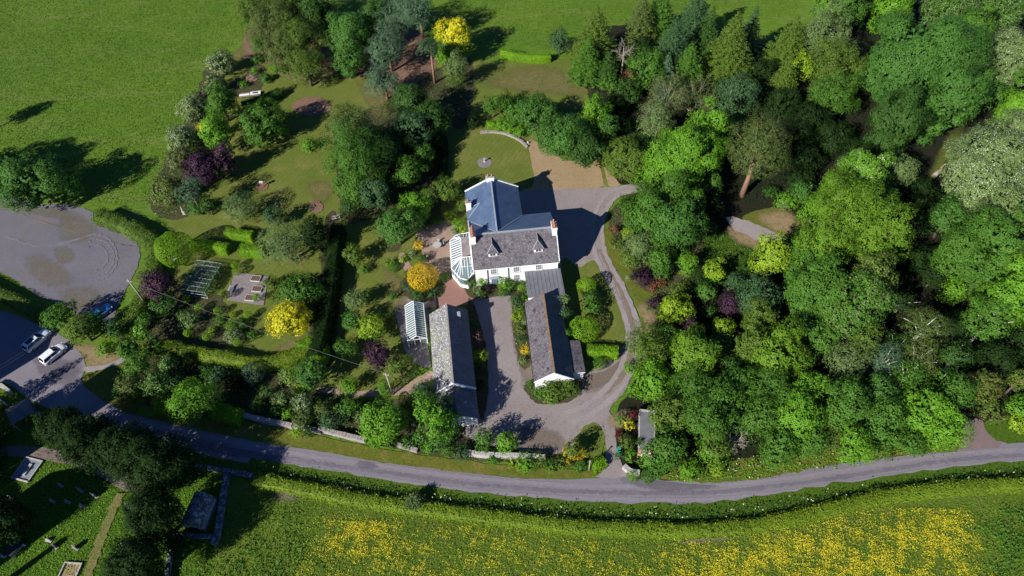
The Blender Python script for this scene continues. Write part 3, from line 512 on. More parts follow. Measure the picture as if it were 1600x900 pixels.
    if sh == 'c' or sh == 'k': MB().tube([(0, 0, -0.1), (0, 0, h*0.93)], [0.035*h+0.03, 0.02], 7).build('trunk', bark, hub, smooth=True)
    elif sh == 't': MB().tube([(0, 0, -0.1), (0, 0, h-az)], [0.06, 0.05], 6).build('stem', bark, hub, smooth=True)
    elif sh == 's': limbs(rng, zc*0.6, [t*0.8+np.array([0, 0, zc]) for t in tips[:3]], 0.04+0.02*R, 'stem', bark, hub)
    else: limbs(rng, max(0.6, zc-az*0.35), [t*(1.06 if 'birch' in label else 0.85)+np.array([0, 0, zc]) for t in tips if t[2] > -az*0.4][:9], 0.04*R+0.010*h+0.03, 'trunk', bark, hub)
    return hub, (x, y, zc)
def leaf_lim(sz): return np.median(sz)*2.0
def dead_tree(px, py, r, h, label, mat, n_l=8, name='bare_tree', leafcol=None):
    SEED[0] += 1; rng = np.random.default_rng(SEED[0]); R = r*mpp(px, py, h*0.6); x, y = at(px, py, h*0.6); hub = empty(name, x, y, 0, 0, label, 'tree'); mb = MB()
    mb.tube([(0, 0, -0.1), (0.1, 0, h*0.35), (0, 0.1, h*0.6)], [0.05*R+0.08, 0.04*R+0.05, 0.03*R+0.03], 7); tips = []
    def br(p, d, L_, r_, lv):
        q = p+d*L_*0.5+rng.normal(0, 0.06*L_, 3); e = p+d*L_+rng.normal(0, 0.08*L_, 3); mb.tube([tuple(p), tuple(q), tuple(e)], [r_, r_*0.75, r_*0.5], 4, cap=False); tips.append(e)
        if lv:
            for _ in range(4):
                nd = d+rng.normal(0, 0.5, 3); nd /= np.linalg.norm(nd); br(q if rng.random() < 0.4 else e, nd, L_*rng.uniform(0.45, 0.7), r_*0.55, lv-1)
    for k in range(n_l):
        a = 6.283*k/n_l+rng.normal(0, 0.2); d = np.array([math.cos(a)*0.8, math.sin(a)*0.8, rng.uniform(0.25, 0.9)]); d /= np.linalg.norm(d); br(np.array([0, 0, h*rng.uniform(0.35, 0.6)]), d, R*0.62, 0.06, 3)
    mb.build('trunk', mat, hub)
    if leafcol:
        T_ = np.array(tips); p = np.repeat(T_, 7, axis=0)+rng.normal(0, 0.25, (len(T_)*7, 3)); leaves_mesh('crown', p, rng.normal(size=p.shape), rng.uniform(0.15, 0.3, len(p)), rng.uniform(0.2, 0.9, len(p)), [LEAF[leafcol]], None, 0.5, hub)
    return hub
def hedge(px, wd, h, col, label, group=None, name='hedge', cat='hedge', leaf=0.17, fuzz=0.06, round_=0.3, rough=0.12, world=False, dens=1.0, fl=None, smooth=True):
    """clipped hedge along a line of photo points given at its top"""
    SEED[0] += 1; rng = np.random.default_rng(SEED[0]); pw = [at(p[0], p[1], h) for p in px] if not world else px
    c = np.array(smooth_open(pw, 6) if smooth and len(pw) > 2 else refine_line(pw)); cx0 = c.mean(axis=0); c = c-cx0
    seg = np.hypot(*(c[1:]-c[:-1]).T); S = np.concatenate([[0], np.cumsum(seg)]); Lt = S[-1]
    tg = np.gradient(c, axis=0); tg /= np.maximum(np.linalg.norm(tg, axis=1, keepdims=True), 1e-6)
    def frame(s): return np.column_stack([np.interp(s, S, c[:, 0]), np.interp(s, S, c[:, 1])]), np.column_stack([np.interp(s, S, tg[:, 0]), np.interp(s, S, tg[:, 1])])
    prof = [(-wd/2, 0.0), (-wd/2, h-round_), (-wd/2+round_, h), (wd/2-round_, h), (wd/2, h-round_), (wd/2, 0.0)]; pl = [math.dist(a, b) for a, b in zip(prof, prof[1:])]; PS = np.concatenate([[0], np.cumsum(pl)])
    def fn(n):
        s = rng.uniform(0, Lt, n); q = rng.uniform(0, PS[-1], n); off = np.interp(q, PS, [p[0] for p in prof]); z = np.interp(q, PS, [p[1] for p in prof]); p, t = frame(s); nrm = np.column_stack([-t[:, 1], t[:, 0]])
        bump = rough*(np.sin(s*1.3+SEED[0])+np.sin(s*2.9+off*2)+np.sin(s*0.6+1))/2; on = np.abs(off) > wd/2-round_*0.99; sgn = np.sign(off); side = on & (z < h-round_*0.9)
        off2 = off*(1+bump/wd*1.2); z2 = z+np.where(side, 0, bump*0.6); P3 = np.column_stack([p+nrm*off2[:, None], z2]); N3 = np.column_stack([nrm*(np.where(on, sgn, 0))[:, None], np.where(side, 0.25, 1.0)]); return P3, N3
    A = Lt*PS[-1]; pos, nn, sz, tt = crown_clipped(rng, fn, A, leaf, dens, fuzz)
    ne = int(wd*h/(leaf*leaf*0.5)*1.3)
    for e, sg in ((0, -1), (Lt, 1)):
        p, t = frame(np.full(ne, e)); nrm = np.column_stack([-t[:, 1], t[:, 0]]); off = rng.uniform(-wd/2, wd/2, ne); z = rng.uniform(0, h, ne); k = (z > h-round_) & (np.abs(off) > wd/2-round_*0.7); z[k] -= round_*0.5
        pp = np.column_stack([p+nrm*off[:, None]+t*sg*0.03, z])+rng.normal(0, fuzz, (ne, 3)); pos = np.concatenate([pos, pp]); nn = np.concatenate([nn, np.column_stack([t*sg, np.full(ne, 0.2)])+rng.normal(0, 0.4, (ne, 3))]); sz = np.concatenate([sz, rng.uniform(0.7, 1.4, ne)*leaf]); tt = np.concatenate([tt, 0.5+rng.normal(0, 0.2, ne)])
    tt = tt+0.12*np.sin(pos[:, 0]*0.9+pos[:, 1]*0.7)+0.22*np.sin(pos[:, 0]*0.23+1)*np.sin(pos[:, 0]*0.61)
    # solid twiggy core a little inside the leaves
    ev, ef = [], []; hw = wd/2-0.14; hh = h-0.16; sN = max(2, int(Lt/0.8)+1)
    for s in np.linspace(0.12, Lt-0.12, sN):
        p, t = frame(np.array([s])); nrm = np.array([-t[0, 1], t[0, 0]])
        for o_, z in ((-hw, 0), (-hw, hh-round_*0.8), (-hw+round_*0.9, hh), (hw-round_*0.9, hh), (hw, hh-round_*0.8), (hw, 0)): ev.append([*(p[0]+nrm*o_), z])
    for i in range(sN-1):
        for k in range(5): a = i*6+k; ef.append((a, a+1, a+7, a+6))
    ef.append((5, 4, 3, 2, 1, 0)); ef.append(tuple((sN-1)*6+k for k in range(6)))
    mats = [LEAF[col]]; mi = None
    if fl: mats.append(FLOW[fl]); mi = (rng.random(len(pos)) < 0.12).astype(int)
    o = leaves_mesh(name, pos, nn, sz, tt, mats, mi, 0.6, None, (cx0[0], cx0[1], 0), None, (np.array(ev), ef, 0)); return tag(o, label, cat, group)
def refine_line(pw):
    out = []
    for a, b in zip(pw, pw[1:]):
        n = max(2, int(math.dist(a, b)/0.8))
        for k in range(n): out.append((a[0]+(b[0]-a[0])*k/n, a[1]+(b[1]-a[1])*k/n))
    out.append(pw[-1]); return out
def cover(name, poly_px, n, col, size, hgt, label=None, excl=(), seed=1, tilt=0.5, fl=None, flp=0.1, asp=0.5, patch=None, soft=0.4, cut=0.0):
    """uncountable low growth scattered over an outline"""
    rng = np.random.default_rng(seed); P_ = [at(*p) for p in poly_px]; xs = [p[0] for p in P_]; ys = [p[1] for p in P_]; x = rng.uniform(min(xs), max(xs), n*3); y = rng.uniform(min(ys), max(ys), n*3)
    wx = rng.normal(0, soft, len(x)) if soft else 0; wy = rng.normal(0, soft, len(x)) if soft else 0; k = inside(x+wx, y+wy, P_)
    for e in excl: k &= ~inside(x, y, [at(*p) for p in e])
    if patch: nz = np.sin(x*patch+1.3*np.sin(y*patch*0.7))*np.sin(y*patch*1.1+1.7*np.sin(x*patch*0.6+2)); nz += 0.6*np.sin(x*patch*2.7+y*patch*1.9)*np.sin(y*patch*3.1-x*patch); k &= (nz+rng.normal(0, 0.5, len(x))) > cut
    x, y = x[k][:n], y[k][:n]; m_ = len(x); z = rng.uniform(0.03, 1, m_)*hgt
    mats = [LEAF[col]]; mi = None
    if fl: mats.append(FLOW[fl]); mi = (rng.random(m_) < flp).astype(int); z[mi == 1] = hgt*rng.uniform(0.8, 1.15, int(mi.sum()))
    o = leaves_mesh(name, np.column_stack([x, y, z]), np.column_stack([rng.normal(0, tilt, m_), rng.normal(0, tilt, m_), np.ones(m_)]), rng.uniform(0.6, 1.4, m_)*size, 0.5+0.22*np.sin(x*.21+2*np.sin(y*.13))*np.sin(y*.17+1.5*np.sin(x*.11))+0.15*np.sin(x*.9+y*.5)*np.sin(y*.8-x*.3)+rng.normal(0, 0.13, m_), mats, mi, asp)
    return tag(o, label, 'ground cover', None, 'stuff')
# ------------------------------------------------------------------ the white house
def roofplane(mb, pts, mi=0, flip=False):
    """slated plane; first edge runs along the eave"""
    p = [Vector(q) for q in pts]; u = (p[1]-p[0]).normalized(); n = u.cross(p[2]-p[0]).normalized(); v = n.cross(u)
    mb.face([tuple(q) for q in p], mi, [((q-p[0]).dot(u), (q-p[0]).dot(v)) for q in p]); return mb
HA = math.radians(5.815)
house = empty('white_house', -8.765, 71.04, 0, HA, 'large white rendered country house with slate roofs and rear wing', 'house')
SL = (8.1-4.7)/4.65
wmb = MB(); wm = M['white']
# main block walls
E_, D_, W_ = 4.62, 10.6, 13.9
wmb.face([(0.2, 0.25, 0), (W_, 0.25, 0), (W_, 0.25, E_), (0.2, 0.25, E_)])
wmb.face([(W_, D_, 0), (0.2, D_, 0), (0.2, D_, 5.1), (W_, D_, 5.1)])
for u in (0.2, W_): wmb.face([(u, 0.25, 0), (u, D_, 0), (u, D_, 5.1), (u, 4.65, 7.95), (u, 0.25, 4.75)])
wmb.build('wall', wm, house)
ww = MB()
for u in (0.05, 8.95): ww.face([(u, 10.61, 0), (u, 17.4, 0), (u, 17.4, 5.55), (u, 10.61, 5.55)])
ww.face([(0.05, 17.4, 0), (8.95, 17.4, 0), (8.95, 17.4, 5.6), (4.4, 17.4, 8.0), (0.05, 17.4, 5.6)])
ww.build('wing_wall', wm, house)
r = MB()
roofplane(r, [(0.0, 0, 4.7), (14.07, 0, 4.7), (14.07, 4.65, 8.1), (0.0, 4.65, 8.1)])
for u, s_ in ((0.0, 1), (14.07, -1)): r.face([(u, 0, 4.7), (u, 4.65, 8.1), (u, 4.65, 7.93), (u, 0, 4.53)])
r.face([(0, 0, 4.53), (14.07, 0, 4.53), (14.07, 0, 4.7), (0, 0, 4.7)])
roof = r.build('roof', M['slate_old'], house)
r = MB()
zE = 5.25
roofplane(r, [(14.07, 10.86, zE), (9.2, 10.86, zE), (4.4, 4.65, 8.1), (14.07, 4.65, 8.1)])       # back slope, right
roofplane(r, [(-0.1, 10.86, zE), (-0.1, 4.65, 8.1), (4.4, 4.65, 8.1)][::-1])                     # back slope, left
roofplane(r, [(-0.3, 17.6, 5.5), (-0.3, 10.3, 5.5), (4.4, 4.67, 8.12), (4.4, 17.6, 8.12)])
roofplane(r, [(9.2, 10.3, 5.5), (9.2, 17.6, 5.5), (4.4, 17.6, 8.12), (4.4, 4.67, 8.12)])
r.face([(-0.3, 17.6, 5.3), (4.4, 17.6, 7.92), (4.4, 17.6, 8.12), (-0.3, 17.6, 5.5)]); r.face([(9.2, 17.6, 5.3), (9.2, 17.6, 5.5), (4.4, 17.6, 8.12), (4.4, 17.6, 7.92)])
r.face([(-0.3, 10.3, 5.3), (-0.3, 17.6, 5.3), (-0.3, 17.6, 5.5), (-0.3, 10.3, 5.5)]); r.face([(9.2, 10.3, 5.3), (9.2, 10.3, 5.5), (9.2, 17.6, 5.5), (9.2, 17.6, 5.3)])
r.face([(14.07, 10.86, zE), (14.07, 10.86, zE-.2), (9.2, 10.86, zE-.2), (9.2, 10.86, zE)])
wroof = r.build('wing_roof', M['slate_new'], house)
lead = MB()
lead.bar((0.9, 4.65, 8.13), (13.3, 4.65, 8.13), 0.32, 0.09); lead.bar((4.4, 4.9, 8.15), (4.4, 16.9, 8.15), 0.26, 0.09)
lead.bar((9.2, 10.6, 5.48), (4.55, 4.85, 8.12), 0.16, 0.05); lead.bar((-0.2, 10.4, 5.5), (4.2, 4.9, 8.1), 0.12, 0.05)
lead.bar((0.55, 13.1, 6.0), (2.1, 13.1, 6.87), 0.1, 0.04); lead.bar((2.1, 13.1, 6.87), (-0.1, 10.9, 5.65), 0.1, 0.04)
lead.build('lead_flashing', M['lead'], house)
for a, b, w_, h_ in (((-0.32, 17.65, 5.56), (4.4, 17.65, 8.2), .2, .16), ((9.22, 17.65, 5.56), (4.4, 17.65, 8.2), .2, .16), ((-0.12, 0.05, 4.74), (-0.12, 4.65, 8.16), .22, .14), ((14.1, 0.05, 4.74), (14.1, 4.65, 8.16), .12, .12), ((-0.12, 4.65, 8.16), (-0.2, 10.6, 5.42), .22, .14)):
    MB().bar(a, b, w_, h_).build('roof_coping', M['white'], house)
def chimney(x0, x1, y0, y1, z0, z1, npot, along, body='white'):
    c = MB().box(x0, x1, y0, y1, z0, z1); c.box(x0-.07, x1+.07, y0-.07, y1+.07, z1-.25, z1-.08, 0); o = c.build('chimney', M[body], house, bevel=0.02)
    MB().box(x0-.02, x1+.02, y0-.02, y1+.02, z1, z1+.08).build('chimney_cap', M['brick'] if npot > 2 else M['stone'], o)
    for k in range(npot):
        t = (k+0.5)/npot; px_ = x0+(x1-x0)*(t if along == 'x' else .5); py_ = y0+(y1-y0)*(.5 if along == 'x' else t)
        MB().tube([(px_, py_, z1+.06), (px_, py_, z1+.2), (px_, py_, z1+.58), (px_, py_, z1+.62)], [.17, .14, .12, .15], 10).build('chimney_pot', M['pot'], o, smooth=True)
chimney(3.65, 4.95, 17.0, 17.75, 6.8, 8.75, 2, 'x'); chimney(-0.32, 0.55, 12.7, 13.45, 4.0, 7.35, 1, 'y')
chimney(0.02, 0.80, 3.35, 5.65, 6.6, 8.85, 5, 'y'); chimney(13.35, 14.12, 3.5, 5.2, 6.6, 9.0, 3, 'y')
# piended dormers
for u0, u1 in ((2.62, 4.08), (10.08, 11.55)):
    um = (u0+u1)/2; d = MB(); zf = 4.7+1.55*SL
    d.face([(u0, 1.55, zf), (u1, 1.55, zf), (u1, 1.55, 6.72), (u0, 1.55, 6.72)]); vb = (6.72-4.7)/SL
    for u in (u0, u1): d.face([(u, 1.55, zf), (u, 1.55, 6.72), (u, vb, 6.72)])
    dm = d.build('dormer', M['white'], house)
    r = MB(); e = 0.24; zb, zr = 6.6, 7.72; vr = (zr-4.7)/SL; vbe = (zb-4.7)/SL
    roofplane(r, [(u0-e, vbe, zb), (u0-e, 1.4, zb), (um, 2.5, zr), (um, vr, zr)]); roofplane(r, [(u1+e, 1.4, zb), (u1+e, vbe, zb), (um, vr, zr), (um, 2.5, zr)]); roofplane(r, [(u0-e, 1.4, zb), (u1+e, 1.4, zb), (um, 2.5, zr)])
    r.build('dormer_roof', M['slate_old'], dm)
    l = MB(); l.bar((um, 2.5, zr+.03), (um, vr, zr+.03), .1, .06); l.bar((um, 2.5, zr+.02), (u0-e, 1.4, zb+.02), .08, .05); l.bar((um, 2.5, zr+.02), (u1+e, 1.4, zb+.02), .08, .05); l.build('lead_flashing', M['lead'], dm)
    f = MB(); f.box(u0+.25, u1-.25, 1.50, 1.545, 5.92, 5.98); f.box(u0+.25, u1-.25, 1.50, 1.545, 6.55, 6.62); [f.box(x-.03, x+.03, 1.50, 1.545, 5.98, 6.55) for x in (u0+.28, um, u1-.28)]
    f.build('dormer_window', M['paint'], dm); MB().box(u0+.28, u1-.28, 1.52, 1.535, 5.98, 6.55).build('window_pane', M['win'], dm)
def window(u, z0, z1, wd=1.05, vv=0.25):
    f = MB(); y0 = vv-.07; y1 = vv-.003
    for x in (u-wd/2, u+wd/2): f.box(x-.06, x+.06, y0, y1, z0, z1)
    for z in (z0, z1): f.box(u-wd/2-.06, u+wd/2+.06, y0-.01, y1, z-.05, z+.05)
    f.box(u-wd/2, u+wd/2, y0+.01, y1, (z0+z1)/2-.03, (z0+z1)/2+.03)
    for x in (u-wd/6, u+wd/6): f.box(x-.02, x+.02, y0+.02, y1, z0, z1)
    for z in (z0*.75+z1*.25, z0*.25+z1*.75): f.box(u-wd/2, u+wd/2, y0+.022, y1, z-.018, z+.018)
    o = f.build('window', M['paint'], house); MB().box(u-wd/2, u+wd/2, vv-.04, vv-.006, z0, z1).build('window_pane', M['win'], o); MB().box(u-wd/2-.15, u+wd/2+.15, vv-.16, vv-.004, z0-.16, z0-.055).build('window_sill', M['stone_pale'], o)
for u in (3.25, 7.0, 10.7): window(u, 2.95, 4.2)
for u in (7.05,): window(u, 0.8, 2.15)
dd = MB().box(2.75, 3.75, 0.16, 0.246, 0, 2.1).build('front_door', plain('grey_blue_door', (0.12, 0.16, 0.22), 0.5), house); MB().box(3.58, 3.66, 0.1, 0.158, 1.0, 1.1).build('door_handle', M['steel'], dd)
MB().box(2.5, 4.0, -0.35, 0.2, 2.25, 2.35).build('porch_hood', M['lead'], house)
g = MB().tube([(0.05, -.08, 4.58), (14.05, -.08, 4.58)], .065, 8); g.build('gutter', M['paint'], house)
for u in (2.2, 5.65): MB().tube([(u, 0.14, 0.0), (u, 0.14, 4.4), (u, -.05, 4.55)], .055, 6).build('drainpipe', M['dark'], house)
# flat lead roofed link
an = MB().box(8.45, 14.15, -5.1, 0.245, 0.0, 2.62); an.build('link_wall', M['white'], house)
MB().box(8.3, 14.3, -5.2, 0.24, 2.63, 2.8).build('flat_roof', M['felt'], house)
lr = MB()
for u in np.arange(8.9, 14.2, 0.65): lr.box(u-.025, u+.025, -5.18, 0.2, 2.803, 2.84)
lr.build('roof_roll', M['felt'], house)
# conservatory
cons = MB(); out = [(0.0, 1.5), (-1.2, -0.05), (-2.45, 0.55), (-3.7, 2.8), (-3.7, 9.0), (-2.5, 10.3), (0.0, 10.6)]; zo, zi = 2.35, 3.25
base = MB()
for a, b in zip(out, out[1:]):
    base.bar((*a, .35), (*b, .35), .16, .7)
base.build('conservatory_base', M['white'], house)
fr = MB()
for a, b in zip(out, out[1:]):
    fr.bar((*a, zo), (*b, zo), .14, .14); fr.bar((*a, .8), (*b, .8), .12, .1); L_ = math.dist(a, b); n = max(1, int(L_/.8))
    for k in range(n+1): x = a[0]+(b[0]-a[0])*k/n; y = a[1]+(b[1]-a[1])*k/n; fr.bar((x, y, .7), (x, y, zo), .08, .08)
for v in np.arange(2.9, 9.01, .52): fr.bar((-3.75, v, zo+.06), (-1.75, min(max(v, 4.3), 8.6) if v > 3.9 else 4.3, zi), .13, .07)
for q in ((-3.2, 2.1), (-2.8, 1.3), (-2.45, 0.55)): fr.bar((*q, zo+.06), (-1.75, 4.2, zi), .11, .07)
for q in ((-3.4, 9.4), (-3.0, 9.8), (-2.5, 10.3)): fr.bar((*q, zo+.06), (-1.75, 8.65, zi), .11, .07)
for u in (-1.9, -1.45, -1.0, -.5, -.06): fr.bar((u, 0.7 if u < -1.3 else (0.35 if u < -.8 else 1.0), zo+.06), (u, 4.25, zi), .09, .07)
for u in (-1.9, -1.3, -.7, -.08): fr.bar((u, 10.42, zo+.06), (u, 8.65, zi), .1, .07)
fr.bar((-1.8, 4.25, zi), (0, 4.25, zi), .1, .09); fr.bar((-1.8, 8.65, zi), (0, 8.65, zi), .1, .09); fr.bar((-1.78, 4.25, zi), (-1.78, 8.65, zi), .1, .09); fr.bar((-1.9, 2.5, 2.83), (0, 2.5, 2.83), .08, .07)
fr.build('conservatory_frame', M['paint'], house)
gl = MB(); z = zo+.02
gl.face([(-3.7, 2.8, z), (-1.78, 4.25, zi-.05), (-1.78, 8.65, zi-.05), (-3.7, 9.0, z)]); gl.face([(-3.7, 2.8, z), (-2.45, .55, z), (-1.78, 4.25, zi-.05)]); gl.face([(-2.45, .55, z), (-1.2, -.05, z), (0, 1.5, z), (0, 4.25, zi-.05), (-1.78, 4.25, zi-.05)]); gl.face([(-3.7, 9, z), (-1.78, 8.65, zi-.05), (-2.5, 10.3, z)]); gl.face([(-2.5, 10.3, z), (-1.78, 8.65, zi-.05), (0, 8.65, zi-.05), (0, 10.6, z)])
for a, b in zip(out, out[1:]): gl.face([(*a, .75), (*b, .75), (*b, zo-.05), (*a, zo-.05)])
gl.build('conservatory_glass', M['cons_glass'], house)
r = MB(); roofplane(r, [(-1.75, 8.6, zi+.02), (-1.75, 4.3, zi+.02), (0.0, 4.3, zi+.55), (0.0, 8.6, zi+.55)]); r.build('conservatory_slates', slate_mat('pink_grey_slate', (0.155, 0.145, 0.160), (0.20, 0.165, 0.160), rough=0.6), house)
fl_ = MB().extrude([(u*.97, v) for u, v in out], 0.01, 0.06); fl_.build('conservatory_floor', M['stone'], house)

# ------------------------------------------------------------------ outbuildings
def barn(name, label, a, b, half_w, ze, zr, mat_l, mat_r, over=0.15, wallmat='white', cat='outbuilding', ridge='tile_ridge', wr=None):
    a = Vector(a); b = Vector(b); d = (b-a).normalized(); rz = math.atan2(d.y, d.x); L_ = (b-a).length; wr = wr or half_w
    o = empty(name, a.x, a.y, 0, rz, label, cat); w_ = MB(); y0, y1 = -half_w+.2, wr-.2      # local x along ridge; +y is left of the direction
    zl = ze+(zr-ze)*.2/half_w-.12
    w_.face([(0.2, y0, 0), (L_-.2, y0, 0), (L_-.2, y0, zl), (.2, y0, zl)]); w_.face([(L_-.2, y1, 0), (.2, y1, 0), (.2, y1, zl), (L_-.2, y1, zl)])
    for x in (.2, L_-.2): w_.face([(x, y0, 0), (x, y1, 0), (x, y1, zl), (x, 0, zr-.12), (x, y0, zl)])
    w_.build('wall', M[wallmat], o)
    for nm_, s_, hw, mt in (('roof_slope', 1, wr, mat_l), ('roof_slope', -1, half_w, mat_r)):
        q = MB(); e = [(0, s_*hw, ze), (L_, s_*hw, ze), (L_, 0, zr), (0, 0, zr)]
        if s_ > 0: e = [e[1], e[0], e[3], e[2]]
        roofplane(q, e)
        q.face([(x, y, z-.12) for x, y, z in e][::-1]); q.face([(0, s_*hw, ze), (L_, s_*hw, ze), (L_, s_*hw, ze-.12), (0, s_*hw, ze-.12)])
        for x in (0, L_): q.face([(x, s_*hw, ze), (x, 0, zr), (x, 0, zr-.12), (x, s_*hw, ze-.12)])
        q.build(nm_, M[mt], o)
    MB().bar((0, 0, zr+.03), (L_, 0, zr+.03), .28, .12).build('ridge_tiles', M[ridge], o)
    return o, L_
sh, L_ = barn('long_outbuilding', 'long single storey outbuilding with brown ridge tiles attached to flat link roof', (2.40, 66.1, 0), (3.62, 51.4, 0), 2.95, 2.6, 4.75, 'slate_dark', 'slate_old')
w_ = MB()
for s_ in (1, -1): w_.bar((L_+.04, s_*2.95, 2.55), (L_+.04, 0, 4.72), .1, .16)
w_.build('barge_board', M['paint'], sh)
for x in (3.0, 8.5): 
    o = MB().box(x, x+1.1, -2.82, -2.752, 0, 2.0).build('door', plain('dark_green_door', (0.03, 0.06, 0.045), 0.5), sh); MB().box(x+.9, x+.98, -2.87, -2.823, 1.0, 1.08).build('door_handle', M['steel'], o)
for x in (5.2, 11.0, 13.0): o = MB().box(x, x+.9, -2.80, -2.752, .9, 1.9).build('window', M['paint'], sh); MB().box(x+.07, x+.83, -2.815, -2.803, .97, 1.83).build('window_pane', M['win'], o)
gt = MB().tube([(0, -3.03, 2.5), (L_, -3.03, 2.5)], .06, 6).build('gutter', M['dark'], sh)
lt = MB(); le = at(895, 532, 2.2); ux, uy = (Vector((3.62, 51.4))-Vector((2.40, 66.1))).normalized()
# lean-to store on the east side
p = empty('lean_to_store', 6.95, 58.6, 0, math.atan2(uy, ux), 'small slate lean-to store with blue-white end against the long outbuilding', 'shed')
MB().box(0.1, 5.5, -.78, .68, 0, 1.95).build('wall', M['white'], p)
r = MB(); roofplane(r, [(5.65, .95, 2.05), (-.05, .95, 2.05), (-.05, -1.05, 2.45), (5.65, -1.05, 2.45)]); r.face([(5.65, .95, 2.05), (5.65, -1.05, 2.45), (5.65, -1.05, 2.33), (5.65, .95, 1.93)]); r.face([(5.65, .95, 2.05), (5.65, .95, 1.93), (-.05, .95, 1.93), (-.05, .95, 2.05)]); r.build('roof', M['slate_old'], p)
MB().box(5.66, 5.7, -1.0, .9, 1.92, 2.06).build('barge_board', M['paint'], p)
wb, L2 = barn('white_barn', 'white barn with pale lichened slates and a lower blue shaded end', (-12.78, 64.0, 0), (-10.95, 49.75, 0), 2.95, 2.8, 5.1, 'slate_dark', 'slate_lichen', ridge='stone', wr=3.15)
f = MB()
for s_, hw in ((1, 3.15), (-1, 2.95)): f.bar((L2+.03, s_*hw, 2.8), (L2+.03, 0, 5.12), .22, .14)
f.build('skew_coping', M['white'], wb)
for x in (2.5, 7.0, 11.0): o = MB().box(x, x+.9, 2.952, 3.0, .9, 1.9).build('window', M['paint'], wb); MB().box(x+.07, x+.83, 3.003, 3.015, .97, 1.83).build('window_pane', M['win'], o)
MB().box(1.2, 1.9, 1.5, 2.0, 3.75, 4.3).build('roof_vent', M['lead'], wb)
e = MB(); x0, x1 = L2-.1, L2+4.6; e.box(x0, x1-.2, -2.6, 2.9, 0, 2.1); e.face([(x1-.2, -2.6, 2.1), (x1-.2, 2.9, 2.1), (x1-.2, 2.9, 2.25), (x1-.2, 0.1, 3.85), (x1-.2, -2.6, 2.25)]); e.build('end_wall', M['white'], wb)
r = MB(); roofplane(r, [(x1, 3.1, 2.25), (x0+.15, 3.1, 2.25), (x0+.15, .1, 4.0), (x1, .1, 4.0)]); roofplane(r, [(x0+.15, -2.8, 2.25), (x1, -2.8, 2.25), (x1, .1, 4.0), (x0+.15, .1, 4.0)]); r.build('end_roof', M['slate_dark'], wb)
# greenhouse
ga = Vector((-18.50, 66.4, 0)); gb = Vector((-17.42, 59.6, 0)); gd = (gb-ga).normalized(); GL = (gb-ga).length
gh = empty('greenhouse', ga.x, ga.y, 0, math.atan2(gd.y, gd.x), 'white framed glass greenhouse beside the white barn', 'greenhouse')
f = MB(); hw, ze, zr = 1.5, 1.8, 2.75
MB().box(0, GL, -hw, -hw+.12, 0, .55).box(0, GL, hw-.12, hw, 0, .55).box(0, .12, -hw+.12, hw-.12, 0, .55).build('base_wall', M['white'], gh)
for s_ in (-1, 1):
    f.bar((0, s_*hw, ze), (GL, s_*hw, ze), .08, .1); f.bar((0, s_*hw, .58), (GL, s_*hw, .58), .07, .07)
    for k in range(17): x = GL*k/16; f.bar((x, s_*hw, .6), (x, s_*hw, ze), .05, .05); f.bar((x, s_*hw, ze), (x, 0, zr), .085, .05)
    for x in (0, GL): f.bar((x, s_*hw, 0), (x, s_*hw, ze), .08, .08); f.bar((x, s_*.45, 0), (x, s_*.45, zr-.3), .07, .07); f.bar((x, s_*hw, ze), (x, .0, zr), .1, .1)
f.bar((0, 0, zr+.03), (GL, 0, zr+.03), .1, .1); f.bar((GL, -hw, ze), (GL, hw, ze), .07, .08); f.bar((0, -hw, ze), (0, hw, ze), .07, .08)
f.build('frame', M['paint'], gh)
g = MB()
for s_ in (-1, 1): g.face([(0, s_*hw, ze), (GL, s_*hw, ze), (GL, 0, zr), (0, 0, zr)]); g.face([(0, s_*hw, .55), (GL, s_*hw, .55), (GL, s_*hw, ze), (0, s_*hw, ze)])
for x in (0.01, GL-.01): g.face([(x, -hw, .55), (x, -.45, .55), (x, -.45, zr-.3), (x, -hw, ze)]); g.face([(x, hw, .55), (x, .45, .55), (x, .45, zr-.3), (x, hw, ze)])
g.build('glass', M['gh_glass'], gh)
MB().box(.4, GL-.6, -1.3, -.6, .75, .8).box(.4, GL-.6, .6, 1.3, .75, .8).box(.5, .6, -1.25, -.65, .0, .75).box(GL-.8, GL-.7, -1.25, -.65, 0, .75).box(.5, .6, .65, 1.25, 0, .75).box(GL-.8, GL-.7, .65, 1.25, 0, .75).build('staging', M['wood'], gh)
rg = np.random.default_rng(5); n = 1500; sd_ = rg.choice([-1, 1], n); leaves_mesh('staging_plants', np.column_stack([rg.uniform(.5, GL-.8, n), sd_*rg.uniform(.6, 1.3, n), rg.uniform(.82, 1.2, n)]), rg.normal(size=(n, 3))+[0, 0, 1], rg.uniform(.1, .2, n), rg.random(n), [LEAF['B']], None, .6, gh)
def pot(px, py, label, col='Y', s=.3, z=0):
    x, y = at(px, py, z); o = empty('potted_plant', x, y, z, 0, label, 'plant pot', 'potted plants in the yard'); MB().tube([(0, 0, 0), (0, 0, s*1.1), (0, 0, s*1.2)], [s*.6, s*.85, s*.92], 12).build('pot', M['pot'], o, smooth=True)
    q = np.random.default_rng(int(px)); n = 160; d = sph(q, n, -.2)*s*1.2+[0, 0, s*1.5]; leaves_mesh('foliage', d, d-[0, 0, s*1.5], q.uniform(.08, .16, len(d)), q.random(len(d)), [LEAF[col]], None, .6, o)
pot(643, 537, 'potted plant left of the greenhouse door', 'A'); pot(660, 535, 'terracotta pot right of the greenhouse door', 'C', .34)
